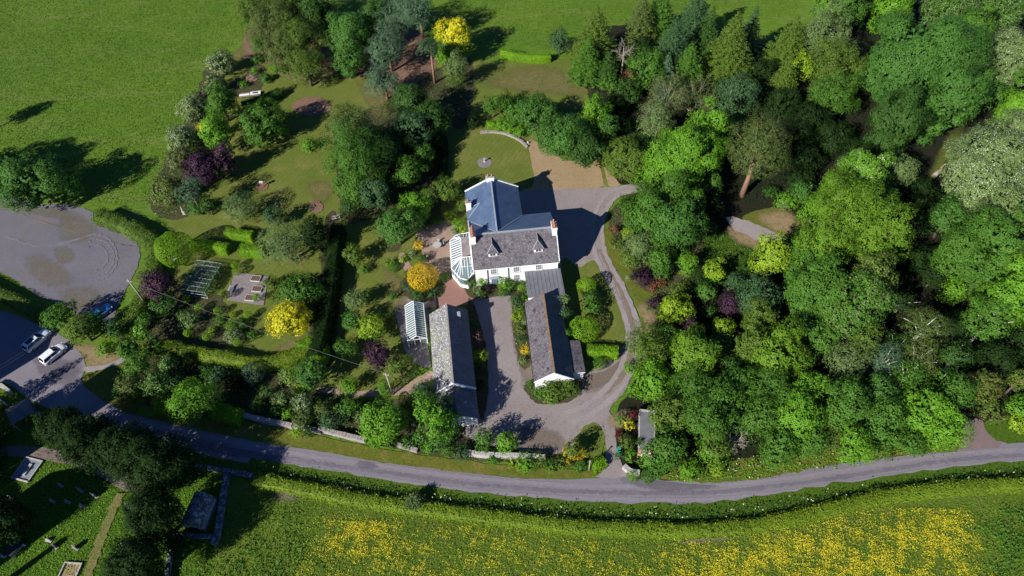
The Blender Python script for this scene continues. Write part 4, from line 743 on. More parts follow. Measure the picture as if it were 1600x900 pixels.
# walled store by the gate
q = [at(*p, 0.0) for p in ((996, 712), (1020, 707), (1020, 645), (997, 648))]; 
kx, ky = q[0]; ang = math.atan2(q[1][1]-q[0][1], q[1][0]-q[0][0]); ang2 = math.atan2(q[3][1]-q[0][1], q[3][0]-q[0][0]); Wd = math.dist(q[0], q[1]); Ln = math.dist(q[0], q[3])
st = empty('flat_roofed_garage', kx, ky, 0, ang2-math.pi/2, 'low garage with grey flat roof, white kerb edges and red brick end', 'garage')
Wd = 2.15; Ln = 6.3
MB().box(0, Wd, .25, Ln, 0, 1.5).build('wall', M['stone_pale'], st); MB().box(0, Wd, 0, .248, 0, 1.55).build('end_wall', plain('pinkish_brick', (0.52, 0.27, 0.20), 0.9, 0.2, 3), st)
MB().box(.1, Wd-.1, .3, Ln-.15, 1.502, 1.6).build('flat_roof', M['felt'], st)
MB().box(0, Wd, Ln-.148, Ln+.1, 1.5, 1.75).box(Wd-.098, Wd+.08, .26, Ln-.15, 1.5, 1.72).build('roof_kerb', M['stone_pale'], st)
MB().box(.45, 1.7, -.06, -.002, 0, 1.4).build('door', M['paint'], st)

# ------------------------------------------------------------------ walls and fences
def wall(px, hgt, wd, mat, label, name='stone_wall', group=None, cope=True, cat='wall', world=False, seed=3):
    rng = np.random.default_rng(seed+len(px)); P_ = [at(p[0], p[1], hgt) for p in px] if not world else px; c0 = P_[0]; o = empty(name, c0[0], c0[1], 0, 0, label, cat, group)
    Q = refine_line([(p[0]-c0[0], p[1]-c0[1]) for p in P_]) if len(P_) < 3 else smooth_open([(p[0]-c0[0], p[1]-c0[1]) for p in P_], 6); mb = MB(); cb = MB()
    def ring(i, hw, z):
        a = np.array(Q[max(i-1, 0)]); b = np.array(Q[min(i+1, len(Q)-1)]); d = (b-a)/max(np.hypot(*(b-a)), 1e-6); n = np.array([-d[1], d[0]]); p = np.array(Q[i]); return (*(p+n*hw), z), (*(p-n*hw), z)
    zs = [hgt+rng.normal(0, .03) for _ in Q]
    for i in range(len(Q)-1):
        a, b = ring(i, wd/2, 0); c, d = ring(i+1, wd/2, 0); up = lambda p, z: (p[0], p[1], z)
        mb.face([a, up(a, zs[i]-.12), up(c, zs[i+1]-.12), c]); mb.face([b, d, up(d, zs[i+1]-.12), up(b, zs[i]-.12)]); mb.face([up(a, zs[i]-.12), up(b, zs[i]-.12), up(d, zs[i+1]-.12), up(c, zs[i+1]-.12)])
    for i in (0, len(Q)-1): a, b = ring(i, wd/2, 0); mb.face([a, b, (b[0], b[1], zs[i]-.12), (a[0], a[1], zs[i]-.12)])
    mb.build('wall_face', M[mat], o)
    if cope:
        ln = 0; nxt = 0
        for i in range(len(Q)-1):
            a = np.array(Q[i]); b = np.array(Q[i+1]); L_ = np.hypot(*(b-a)); k = 0
            while k < L_:
                st_ = rng.uniform(.3, .55); e = min(L_, k+st_); p = a+(b-a)*k/L_; q2 = a+(b-a)*max(e-.03, k+.05)/L_; hh = rng.uniform(.10, .2); cb.bar((*p, hgt-.115+hh/2), (*q2, hgt-.115+hh/2), wd+rng.uniform(0, .12), hh); k = e
        cb.build('coping_stones', M[mat], o)
    return o
MS = 'stone'; M['stone_road'] = plain('pale_pink_stone', (0.32, 0.28, 0.27), 0.95, 0.3, 3, bump=0.6, dirt=((0.16, 0.14, 0.11), 0.56, 0.75))
wall([(380, 647), (412, 655), (456, 664)], 1.0, .55, 'stone_road', 'pale stone roadside wall left of the bright clipped yew')
wall([(458, 664), (500, 672)], .9, .5, 'stone_road', 'short stretch of stone wall shaded behind the bright clipped yew', seed=8)
wall([(500, 669), (535, 678), (570, 686)], 1.0, .55, 'stone_road', 'pale stone roadside wall right of the bright clipped yew', seed=4)
wall([(620, 694), (652, 703)], .7, .5, 'stone_road', 'low end of roadside wall showing beneath the two big bright trees', seed=5)
wall([(728, 705), (760, 709), (800, 710), (852, 713)], 1.15, .5, 'stone_pale', 'whitish wall between the gravel yard and the road', seed=6)
wall([(975, 727), (985, 735), (1000, 738)], .8, .6, 'stone_pale', 'curved white stone wall on the right of the drive entrance', seed=9)
wall([(395, 742), (355, 734), (318, 728), (285, 724)], 1.1, .45, 'stone_lichen', 'churchyard wall running along the lane', name='churchyard_wall', seed=10)
wall([(354, 736), (348, 770), (338, 835), (332, 850)], .9, .65, 'stone_lichen', 'mossy churchyard side wall right of the tomb house', name='churchyard_wall', seed=11)
wall([(332, 838), (300, 836), (272, 835), (262, 880), (255, 940)], .9, .4, 'stone_lichen', 'low churchyard wall turning below the tomb house', name='churchyard_wall', seed=12)
wall([(750, 206), (770, 205), (790, 208), (812, 218), (824, 229)], .45, .45, 'stone', 'low curved stone wall round the top of the court lawn', name='garden_wall', seed=13)
wall([(-10, 598), (2, 602), (16, 613)], .8, .45, 'stone_pale', 'low white churchyard gateway wall at the left edge', name='churchyard_wall', seed=14)
wall([(-6, 620), (9, 632)], .6, .25, 'stone_pale', 'thin white grave kerb at the left edge of the churchyard', name='grave_kerb', cat='grave kerb', seed=15, cope=False)
wall([(45, 634), (60, 645), (80, 655)], 1.0, .5, 'stone_lichen', 'shaded churchyard wall between lych gate and first yew', name='churchyard_wall', seed=16)

# ------------------------------------------------------------------ garden objects
def bx_at(name, px, py, z, label, cat, rz=0, group=None): x, y = at(px, py, z); return empty(name, x, y, 0, rz, label, cat, group)
A0 = math.radians(-11)
fc = bx_at('fruit_cage', 317, 437, 0.8, 'netted fruit cage with pale battens beside the round clipped tree', 'fruit cage', A0)
f = MB(); FW, FL, FH = 4.6, 6.4, 1.8
for x in (-FW/2, 0, FW/2):
    for y in np.linspace(-FL/2, FL/2, 5): f.bar((x, y, 0), (x, y, FH), .05, .05)
for y in np.linspace(-FL/2, FL/2, 8): f.bar((-FW/2, y, FH), (FW/2, y, FH), .07, .04)
for x in (-FW/2, -.8, .8, FW/2): f.bar((x, -FL/2, FH+.05), (x, FL/2, FH+.05), .03, .03)
f.bar((-FW/2, -FL/2, 1.0), (FW/2, -FL/2, 1.0), .06, .06); f.bar((-FW/2, -FL/2, .2), (FW/2, -FL/2, .2), .06, .1)
f.build('frame', plain('pale_batten', (0.42, 0.44, 0.45), 0.7), fc)
nt_ = MB()
for x in np.arange(-FW/2, FW/2, .28): nt_.bar((x, -FL/2, FH+.02), (x, FL/2, FH+.02), .04, .01)
for y in np.arange(-FL/2, FL/2, .28): nt_.bar((-FW/2, y, FH+.03), (FW/2, y, FH+.03), .04, .01)
nt_.build('netting', plain('net', (0.05, 0.07, 0.065), 0.8), fc)
q = np.random.default_rng(4); n = 2600; leaves_mesh('climbing_foliage', np.column_stack([np.where(q.random(n) < .6, FW/2-np.abs(q.normal(0, .5, n)), q.uniform(-1.6, FW/2, n)), q.uniform(-FL/2, FL/2, n)*np.where(q.random(n) < .5, 1, .97), q.uniform(.2, FH+.25, n)]), q.normal(size=(n, 3))+[0, 0, .8], q.uniform(.12, .26, n), q.random(n), [LEAF['E']], None, .6, fc)
for px, py, lb in ((400, 435, 'topmost raised bed on the kitchen garden paving'), (402, 451, 'middle raised bed on the kitchen garden paving'), (391, 465, 'lowest raised bed on the kitchen garden paving')):
    o = bx_at('raised_bed', px, py, .3, lb, 'planter', math.radians(-7), 'raised beds on the kitchen garden paving'); b = MB(); w2, d2 = .82, .62
    b.box(-w2, w2, -d2, -d2+.08, 0, .38).box(-w2, w2, d2-.08, d2, 0, .38).box(-w2, -w2+.08, -d2+.08, d2-.08, 0, .38).box(w2-.08, w2, -d2+.08, d2-.08, 0, .38).build('timber_frame', plain('pale_timber_'+str(py), (0.42, 0.38, 0.36), 0.8), o); MB().box(-w2+.08, w2-.08, -d2+.08, d2-.08, 0, .32).build('soil', M['soil'], o)
def bench(px, py, rz, label, mat, L_=1.6, grp=None):
    o = bx_at('garden_bench', px, py, .4, label, 'bench', rz, grp); s = MB()
    for y in (-.18, -.05, .08): s.box(-L_/2, L_/2, y, y+.1, .42, .46)
    s.build('seat', mat, o); s = MB(); [s.box(-L_/2, L_/2, .24, .27, z, z+.09) for z in (.55, .68, .81)]; s.build('backrest', mat, o)
    for x in (-L_/2+.06, L_/2-.06):
        MB().box(x-.03, x+.03, -.2, -.14, 0, .62).build('leg', mat, o); MB().box(x-.03, x+.03, .2, .26, 0, .9).build('leg', mat, o)
bench(361, 453, math.radians(85), 'white bench at the left edge of the kitchen garden paving', M['paint'], 1.5)
bench(272, 406, math.radians(60), 'white bench against the round clipped tree', M['paint'], 1.3); bench(233, 474, math.radians(65), 'white bench beneath the purple tree', M['paint'], 1.4)
bench(525, 341, math.radians(20), 'grey weathered bench at the top of the tall dark hedge', M['stone_pale'], 1.5)
o = bx_at('cold_frame', 391, 147, .3, 'white topped cold frame behind the dark clipped hedge', 'cold frame', math.radians(9)); MB().box(-2.3, 2.3, -.5, .5, 0, .45).build('base', M['wood'], o); c = MB(); c.box(-2.3, -.1, -.55, .0, .46, .52).box(.1, 2.3, -.55, .5, .46, .54).build('lid', M['paint'], o); MB().box(.6, 1.8, -.3, .25, .545, .56).build('lid_glass', M['win'], o)
q = bx_at('brushwood_heap', 392, 122, .3, 'heap of cut pinkish brushwood near the cold frame', 'brushwood'); mb = MB(); rr = np.random.default_rng(7)
for _ in range(90): a = rr.uniform(0, 3.14); L3 = rr.uniform(.5, 1.3); c = rr.normal(0, .55, 2); z = abs(rr.normal(.25, .18)); mb.bar((c[0]-math.cos(a)*L3/2, c[1]-math.sin(a)*L3/2, z), (c[0]+math.cos(a)*L3/2, c[1]+math.sin(a)*L3/2, z+rr.uniform(-.15, .25)), .05, .05)
mb.build('branches', plain('cut_wood', (0.36, 0.24, 0.19), 0.9, 0.4), q)
def statue(px, py, label, h=1.2):
    o = bx_at('garden_statue', px, py, h*.5, label, 'statue'); MB().box(-.28, .28, -.28, .28, 0, .12).box(-.2, .2, -.2, .2, .12, .5*h).box(-.26, .26, -.26, .26, .5*h, .56*h).build('plinth', M['stone_pale'], o); MB().tube([(0, 0, .56*h), (0, 0, .75*h), (0, 0, .98*h), (0, 0, 1.05*h), (0, 0, 1.3*h)], [.14, .2, .13, .06, .1], 10).build('figure', M['stone_pale'], o, smooth=True)
statue(391, 599, 'pale urn-like statue below the round blue-grey shrub'); statue(286, 330, 'slim white pillar statue under the blue conifer', 1.5); statue(825, 223, 'small white post at the end of the curved garden wall', .55)
o = bx_at('bird_table', 410, 289, .5, 'small bird table standing in a round bed on the upper lawn', 'bird table'); MB().tube([(0, 0, 0), (0, 0, .95)], .05, 6).build('post', M['wood'], o); MB().box(-.28, .28, -.25, .25, .95, 1.0).build('tray', M['wood'], o); r = MB(); r.face([(-.35, -.33, 1.3), (.35, -.33, 1.3), (.35, 0, 1.5), (-.35, 0, 1.5)]).face([(-.35, .33, 1.3), (.35, .33, 1.3), (.35, 0, 1.5), (-.35, 0, 1.5)]); [r.bar((x, y, 1.0), (x, y, 1.32), .03, .03) for x in (-.25, .25) for y in (-.2, .2)]; r.build('roof', M['stone_pale'], o)
o = bx_at('sundial', 757, 251, .4, 'stone sundial with a plant in a gravel circle on the court lawn', 'sundial'); MB().tube([(0, 0, 0), (0, 0, .15), (0, 0, .2), (0, 0, .85), (0, 0, .95)], [.3, .3, .14, .12, .28], 10).build('pedestal', M['stone_pale'], o); MB().tube([(0, 0, .951), (0, 0, .98)], .2, 12).build('dial', M['lead'], o); MB().bar((0, 0, .98), (.1, .1, 1.15), .02, .02).build('gnomon', M['dark'], o)
o = bx_at('patio_table', 683, 383, .6, 'round pale patio table on the sandstone terrace', 'table'); MB().tube([(0, 0, .7), (0, 0, .75)], .75, 20).build('tabletop', M['stone_pale'], o)
for k in range(3): a = 2.09*k; MB().bar((.1*math.cos(a), .1*math.sin(a), .7), (.45*math.cos(a), .45*math.sin(a), 0), .06, .06).build('leg', M['stone_pale'], o)
for k, (dx_, dy_, lb) in enumerate(((-.95, .15, 'pale patio chair left of the round table'), (.9, .5, 'pale patio chair right of the round table'), (.1, 1.05, 'pale patio chair behind the round table'))):
    c = empty('patio_chair', o.location.x+dx_, o.location.y+dy_, 0, math.atan2(dy_, dx_)-math.pi/2, lb, 'chair', 'chairs round the patio table'); MB().box(-.22, .22, -.22, .2, .42, .46).build('seat', M['lead'], c); MB().box(-.22, .22, .2, .24, .46, .88).build('backrest', M['lead'], c)
    for x in (-.18, .18):
        for y in (-.17, .2): MB().box(x-.02, x+.02, y-.02, y+.02, 0, .42).build('leg', M['lead'], c)
o = bx_at('wheelie_bin', 967, 703, .5, 'small green wheeled bin beside the drive entrance shrubs', 'bin'); MB().box(-.22, .22, -.25, .25, .05, .85).build('body', M['plastic_green'], o, bevel=.03); MB().box(-.25, .25, -.28, .27, .855, .92).build('lid', M['plastic_green'], o, bevel=.02); [MB().tube([(x, .27, .1), (x+.04, .27, .1)], .1, 10).build('wheel', M['rubber'], o) for x in (-.22, .18)]
o = bx_at('brick_barbecue', 655, 605, .2, 'low stone trough on the path near the clipped cypress', 'trough'); o.name = 'stone_trough'; MB().box(-.5, .5, -.3, .3, 0, .12).box(-.5, -.42, -.3, .3, .12, .42).box(.42, .5, -.3, .3, .12, .42).box(-.42, .42, -.3, -.22, .12, .42).box(-.42, .42, .22, .3, .12, .42).build('basin', M['stone'], o)
# fallen log in the wood
x, y = at(1468, 268, .5); o = empty('fallen_log', x, y, 0, math.radians(38), 'split pale fallen log in the clearing beside the white blossoming tree', 'log'); MB().tube([(-1.9, 0, .35), (-.5, .1, .45), (.8, 0, .5), (1.8, .1, .55)], [.42, .40, .36, .28], 10).build('log', BARK_PALE, o, smooth=True); MB().tube([(.9, .3, .7), (1.9, .35, .85)], [.12, .05], 6).build('split_wood', plain('fresh_wood', (0.6, 0.35, 0.25), 0.8), o)

# ------------------------------------------------------------------ poles and cables
def pole(px, py, h, label, arm=True):
    x, y = at(px, py, 0); o = empty('telegraph_pole', x, y, 0, 0, label, 'telegraph pole'); MB().tube([(0, 0, -.3), (0, 0, h)], [.14, .10], 8).build('shaft', M['pole_wood'], o, smooth=True)
    if arm: MB().bar((-.4, .1, h-.5), (.4, -.1, h-.5), .09, .09).build('crossarm', M['pole_wood'], o); [MB().tube([(s_*.33, -s_*.08, h-.45), (s_*.33, -s_*.08, h-.3)], .04, 6).build('insulator', M['paint'], o) for s_ in (-1, 1)]
    return Vector((x, y, h))
def _h(bx, by, ty):   # height whose top shows at row ty
    x, y = at(bx, by, 0); lo, hi = 1., 20.
    for _ in range(40):
        md = (lo+hi)/2; c = np.array([0, 0, 0.])+RGT*x+FWD*y+UPV*(md-CAM_H); yy = 450+F_PX*c[1]/c[2]
        if yy > ty: lo = md
        else: hi = md
    return lo
pA = pole(232, 480, _h(232, 480, 437), 'telegraph pole rising beside the purple tree'); pB = pole(614, 617, _h(614, 617, 583), 'telegraph pole beside the clipped cypress')
pC = pole(-95, 700, 8, 'telegraph pole beyond the lychgate'); pD = pole(1010, -60, 8, 'telegraph pole in the upper field')
def cable(a, b, sag, label):
    c0 = a; mb = MB(); pts = []
    for k in range(25): t = k/24; p = a.lerp(b, t)-Vector((0, 0, sag*4*t*(1-t))); pts.append(tuple(p-c0))
    mb.tube(pts, .013, 4); o = mb.build('overhead_cable', M['wire'], None, loc=c0); tag(o, label, 'cable')
cable(pA-Vector((0, 0, .1)), pB-Vector((0, 0, .1)), .9, 'overhead cable crossing the garden between the two poles')
cable(pA-Vector((.25, 0, .2)), pC-Vector((.25, 0, .2)), 1.0, 'first of two overhead cables over the parked cars end')
cable(pA+Vector((.25, -.1, -.25)), pC+Vector((.25, -.1, -.25)), 1.1, 'second of two overhead cables over the parked cars end')
x, y = at(920, 735, 0); o = empty('signpost', x, y, 0, 0, 'pale wooden post beside the striped clipped shrub at the gate', 'post'); MB().tube([(0, 0, 0), (0, 0, 3.0)], [.09, .08], 8).build('post', M['pole_wood'], o); MB().box(-.12, .12, -.12, .12, 3.0, 3.06).build('cap', M['pole_wood'], o)
o = bx_at('water_tap_post', 985, 572, .3, 'small white post beside the curving gravel drive', 'post'); MB().tube([(0, 0, 0), (0, 0, .8)], .06, 6).build('post', M['paint'], o); MB().tube([(0, 0, .8), (0, 0, .88)], [.08, .03], 6).build('cap', M['paint'], o); o.name = 'marker_post'

# ------------------------------------------------------------------ cars
def car(name, px, py, rz, L_, label, colname, col, roofdark=False):
    x, y = at(px, py, .7); o = empty(name, x, y, 0, rz, label, 'car'); paint = plain(colname, col, 0.22, 0.03, 1, spec=0.6); W2 = .91
    # lofted body: station x, half width, sill z, shoulder z
    st_ = [(-.50, .72, .42, .62), (-.485, .80, .30, .80), (-.44, .87, .22, .93), (-.30, .91, .20, .98), (0, .915, .20, .96), (.22, .91, .20, .94), (.36, .88, .22, .86), (.455, .80, .28, .74), (.49, .70, .36, .62), (.50, .60, .42, .55)]
    mb = MB(); rings = []
    for sx, hw, z0, z1 in st_:
        X = sx*L_; rings.append([(X, -hw*.86, z0), (X, -hw, z0+.12), (X, -hw*1.0, (z0+z1)/2), (X, -hw*.97, z1-.06), (X, -hw*.86, z1), (X, 0, z1+.03), (X, hw*.86, z1), (X, hw*.97, z1-.06), (X, hw, (z0+z1)/2), (X, hw, z0+.12), (X, hw*.86, z0)])
    for a, b in zip(rings, rings[1:]):
        for k in range(10): mb.face([a[k], b[k], b[k+1], a[k+1]])
        mb.face([a[10], b[10], b[0], a[0]])
    mb.face(rings[0]); mb.face(rings[-1][::-1])
    body = mb.build('body', paint, o); bmm = bmesh.new(); bmm.from_mesh(body.data); bmesh.ops.remove_doubles(bmm, verts=bmm.verts, dist=.002); bmesh.ops.recalc_face_normals(bmm, faces=bmm.faces); bmm.to_mesh(body.data); bmm.free(); body.data.polygons.foreach_set('use_smooth', [True]*len(body.data.polygons))
    # cabin: base and roof outlines
    bz, tz = .93, 1.46; b0, b1, t0, t1 = -.47*L_, .20*L_, -.40*L_, .06*L_; wb_, wt = .80, .64
    g = MB(); B = [(b0, -wb_*.93, bz), (b1, -wb_*.9, bz), (b1+.12, 0, bz), (b1, wb_*.9, bz), (b0, wb_*.93, bz)]; T = [(t0, -wt, tz-.05), (t1, -wt, tz-.03), (t1+.07, 0, tz-.01), (t1, wt, tz-.03), (t0, wt, tz-.05)]
    for k, nm_ in ((0, 's'), (1, 'f'), (2, 'f'), (3, 's'), (4, 'r')): g.face([B[k], B[(k+1) % 5], T[(k+1) % 5], T[k]], 0)
    g.build('window_glass', M['carglass'], o)
    r = MB(); R0 = [(t0-.05, -wt, tz-.06), (t1, -wt, tz-.04), (t1+.06, 0, tz-.02), (t1, wt, tz-.04), (t0-.05, wt, tz-.06)]; R1 = [(t0, -wt*.88, tz+.01), (t1-.12, -wt*.88, tz+.03), (t1-.05, 0, tz+.05), (t1-.12, wt*.88, tz+.03), (t0, wt*.88, tz+.01)]
    r.face(R1); [r.face([R0[k], R0[(k+1) % 5], R1[(k+1) % 5], R1[k]]) for k in range(5)]; r.build('roof', paint, o, smooth=False)
    pl = MB()
    for s_ in (-1, 1):
        pl.bar((b1, s_*wb_*.9, bz), (t1, s_*wt, tz-.03), .06, .06); pl.bar((b0, s_*wb_*.93, bz), (t0, s_*wt, tz-.05), .12, .08); pl.bar((-.13*L_, s_*wb_*.97, bz), (-.13*L_, s_*wt*1.01, tz-.04), .06, .05)
    pl.build('pillar', paint, o)
    if roofdark: MB().box(t0+.35, t1-.5, -.42, .42, tz+.04, tz+.06).build('sunroof', M['carglass'], o)
    for sx in (-.31, .31):
        for s_ in (-1, 1):
            wl = empty('wheel', sx*L_, s_*.80, .33); wl.parent = o; MB().tube([(0, -.11, 0), (0, .11, 0)], .33, 18).build('tyre', M['rubber'], wl); MB().tube([(0, -.117, 0), (0, .117, 0)], .21, 14).build('rim', M['steel'], wl)
    for s_ in (-1, 1):
        MB().box(.435*L_, .48*L_, s_*.60-.14, s_*.60+.14, .62, .735).build('headlight', M['lamp_clear'], o, bevel=.03); MB().box(-.497*L_, -.47*L_, s_*.64-.1, s_*.64+.1, .70, .86).build('tail_light', M['lamp_red'], o, bevel=.02); MB().box(.15*L_, .185*L_, s_*.98-.09, s_*.98+.09, .92, 1.05).build('wing_mirror', paint, o, bevel=.02)
    MB().box(-.515*L_, -.498*L_, -.5, .5, .34, .5).build('rear_bumper', M['dark'], o); MB().box(.49*L_, .508*L_, -.45, .45, .36, .5).build('front_grille', M['dark'], o)
    rw = MB(); rw.face([(b0-.015, -.6, bz+.03), (b0-.015, .6, bz+.03), (t0-.06, .5, tz-.1), (t0-.06, -.5, tz-.1)]); rw.build('rear_window', M['carglass'], o)
car('parked_car', 57, 531, math.radians(62), 4.55, 'light blue-silver car with dark sunroof, nearer the hedge', 'silver_blue_paint', (0.66, 0.72, 0.78), True)
car('parked_car', 83, 552, math.radians(57), 4.15, 'white hatchback parked in the sun beside the silver car', 'white_car_paint', (0.78, 0.79, 0.80))
car('parked_car', 155, 489, math.radians(52), 4.2, 'blue car half hidden under trees at the car park edge', 'blue_car_paint', (0.05, 0.20, 0.45))

# ------------------------------------------------------------------ churchyard
def headstone(px, py, rz, label, h=1.0, w2=.35, th=.1, top='round', mat='stone', lean=0):
    x, y = at(px, py, h*.5); o = empty('headstone', x, y, 0, rz, label, 'headstone', 'headstones in the churchyard'); o.rotation_euler = (lean, 0, rz); mb = MB(); n = 7
    pr = [(-w2, 0), (w2, 0), (w2, h*.75)]+([(w2*math.cos(a), h*.75+h*.25*math.sin(a)) for a in np.linspace(.3, 2.84, n)] if top == 'round' else [(w2*.5, h), (-w2*.5, h)])+[(-w2, h*.75)]
    mb.face([(a, -th/2, b) for a, b in pr]); mb.face([(a, th/2, b) for a, b in pr][::-1])
    for i in range(len(pr)): a = pr[i]; b = pr[(i+1) % len(pr)]; mb.face([(a[0], -th/2, a[1]), (a[0], th/2, a[1]), (b[0], th/2, b[1]), (b[0], -th/2, b[1])])
    mb.build('stone', M[mat], o); MB().box(-w2-.12, w2+.12, -.2, .2, 0, .14).build('plinth', M[mat], o)
HS = [(83, 853, -.45, 'headstone left of the trodden grass path, near the shade edge', 1.0), (116, 855, -.4, 'tilted headstone just left of the trodden grass path', 1.0), (183, 860, -.35, 'low brown headstone below the fourth yew', .9), (200, 789, -.6, 'pale slanted headstone beside the path under the tall yew', 1.25), (193, 852, -.25, 'pale blue flat-topped headstone under the lowest yew', .9),
      (93, 757, -.5, 'small shaded headstone right of the blue grave enclosure', .9), (123, 764, -.5, 'long dim headstone in the middle of the dark lawn', 1.1), (146, 773, -.5, 'bluish headstone at the right of the dark lawn', 1.1), (80, 782, -.4, 'very dim headstone low in the dark lawn', .8), (104, 783, -.4, 'dim squat headstone in the shaded row', .8), (127, 789, -.4, 'dim headstone closest to the sunlit grass', .9), (2, 868, -.3, 'small pale headstone at the left picture edge', .8), (75, 844, -.2, 'tiny white headstone in front of the shade edge', .5), (14, 776, -.3, 'dark headstone under the left yew row', .9)]
for k, (a, b, c, l, h) in enumerate(HS): headstone(a, b, c, l, h, .42 if h > 1 else .36, .12, 'round' if k % 3 else 'flat', 'stone_pale' if k in (3, 4, 7, 11, 12) else 'stone_road', (k % 4-1.5)*.05)
o = bx_at('grave_enclosure', 42, 733, .3, 'large blue-shaded grave with white kerbs and a pale slab on it', 'grave', math.radians(-14)); k = MB(); k.box(-1.4, 1.4, -1.65, -1.5, 0, .4).box(-1.4, 1.4, 1.5, 1.65, 0, .3).box(-1.4, -1.25, -1.5, 1.5, 0, .3).box(1.25, 1.4, -1.5, 1.5, 0, .3).build('kerb', M['stone_pale'], o); MB().box(-1.25, 1.25, -1.5, 1.5, 0, .2).build('slab', plain('grave_slab', (0.20, 0.22, 0.26), 0.8), o); MB().box(-.1, .35, -.9, .8, .201, .42).build('marble_ledger', M['stone_pale'], o, bevel=.04)
o = bx_at('grave_enclosure', 107, 897, .2, 'sandy grave plot with white kerb beside the grass path', 'grave', math.radians(-4)); k = MB(); k.box(-1.2, 1.2, 1.3, 1.45, 0, .3).box(-1.2, -1.05, -2, 1.3, 0, .3).box(1.05, 1.2, -2, 1.3, 0, .3).box(-1.2, 1.2, -2.15, -2, 0, .3).build('kerb', M['stone_pale'], o); MB().box(-1.05, 1.05, -2, 1.3, 0, .1).build('gravel_fill', GR['straw'], o)
o = bx_at('table_tomb', 23, 857, .5, 'dark table tomb with white corner stones at the left', 'tomb', math.radians(-25)); MB().box(-.8, .8, -.95, .95, .85, 1.0).build('top_slab', M['dark'], o); [MB().box(x-.12, x+.12, y-.12, y+.12, 0, .85).build('pillar', M['stone_pale'], o) for x in (-.65, .65) for y in (-.8, .8)]; MB().box(-.5, .5, -.65, .65, 0, .83).build('chest', M['stone_road'], o)
# tomb house with chamfered stone roof
x, y = at(311, 800, 1.2); o = empty('tomb_house', x, y, 0, math.radians(-9), 'small stone tomb house with lichened rounded roof beside the churchyard wall', 'tomb house'); hw, hl = 1.45, 2.0
MB().box(-hw, hw, -hl, hl, 0, 1.7).build('wall', M['stone'], o); pr = [(-hw-.1, 1.7), (-hw*.72, 2.55), (-hw*.4, 2.95), (0, 3.05), (hw*.4, 2.95), (hw*.72, 2.55), (hw+.1, 1.7)]
r = MB(); [r.face([(a[0], -hl-.1, a[1]), (b[0], -hl-.1, b[1]), (b[0]*.98, hl+.1, b[1]), (a[0]*.98, hl+.1, a[1])]) for a, b in zip(pr, pr[1:])]; r.face([(a, -hl-.1, b) for a, b in pr][::-1]); r.face([(a*.98, hl+.1, b) for a, b in pr]); r.build('roof', M['stone_lichen'], o)
MB().box(-.5, .5, -hl-.04, -hl-.002, 0, 1.45).build('door', M['dark'], o); MB().box(-.7, .7, -hl-.1, -hl-.002, 1.5, 1.68).build('lintel', M['stone_pale'], o)
# lych gate: small pyramid roof in the shade
x, y = at(31, 643, 2.2); o = empty('lychgate', x, y, 0, math.radians(38), 'small square roofed lychgate in the shade at the churchyard corner', 'lychgate'); r = MB()
for a, b in (((-1.6, -1.6), (1.6, -1.6)), ((1.6, -1.6), (1.6, 1.6)), ((1.6, 1.6), (-1.6, 1.6)), ((-1.6, 1.6), (-1.6, -1.6))): roofplane(r, [(*a, 2.3), (*b, 2.3), (0, 0, 3.2)])
r.build('roof', M['slate_dark'], o); k = MB(); [k.bar((x_, y_, 0), (x_, y_, 2.3), .18, .18) for x_ in (-1.4, 1.4) for y_ in (-1.4, 1.4)]; k.box(-1.5, 1.5, -1.48, -1.32, 2.1, 2.28).box(-1.5, 1.5, 1.32, 1.48, 2.1, 2.28).build('timber_frame', M['wood'], o)
x, y = at(52, 646, .9); o = empty('notice_board', x, y, 0, math.radians(-30), 'small pale notice board beside the lychgate', 'notice board'); MB().box(-.4, .4, -.03, .03, .8, 1.4).build('board', M['paint'], o); [MB().box(x_-.04, x_+.04, -.04, .04, 0, .8).build('post', M['wood'], o) for x_ in (-.35, .35)]
# gate with timber rails on the shaded side of the lane
x, y = at(62, 655, .6); o = empty('wooden_gate', x, y, 0, math.radians(-33), 'wooden gate and rails in deep shade by the lychgate', 'gate'); k = MB(); [k.bar((-1.9, 0, z), (1.9, 0, z), .07, .09) for z in (.25, .55, .85, 1.1)]; k.build('rail', M['wood'], o); [MB().bar((x_, 0, 0), (x_, 0, 1.35), .15, .15).build('post', M['wood'], o) for x_ in (-2, 2)]
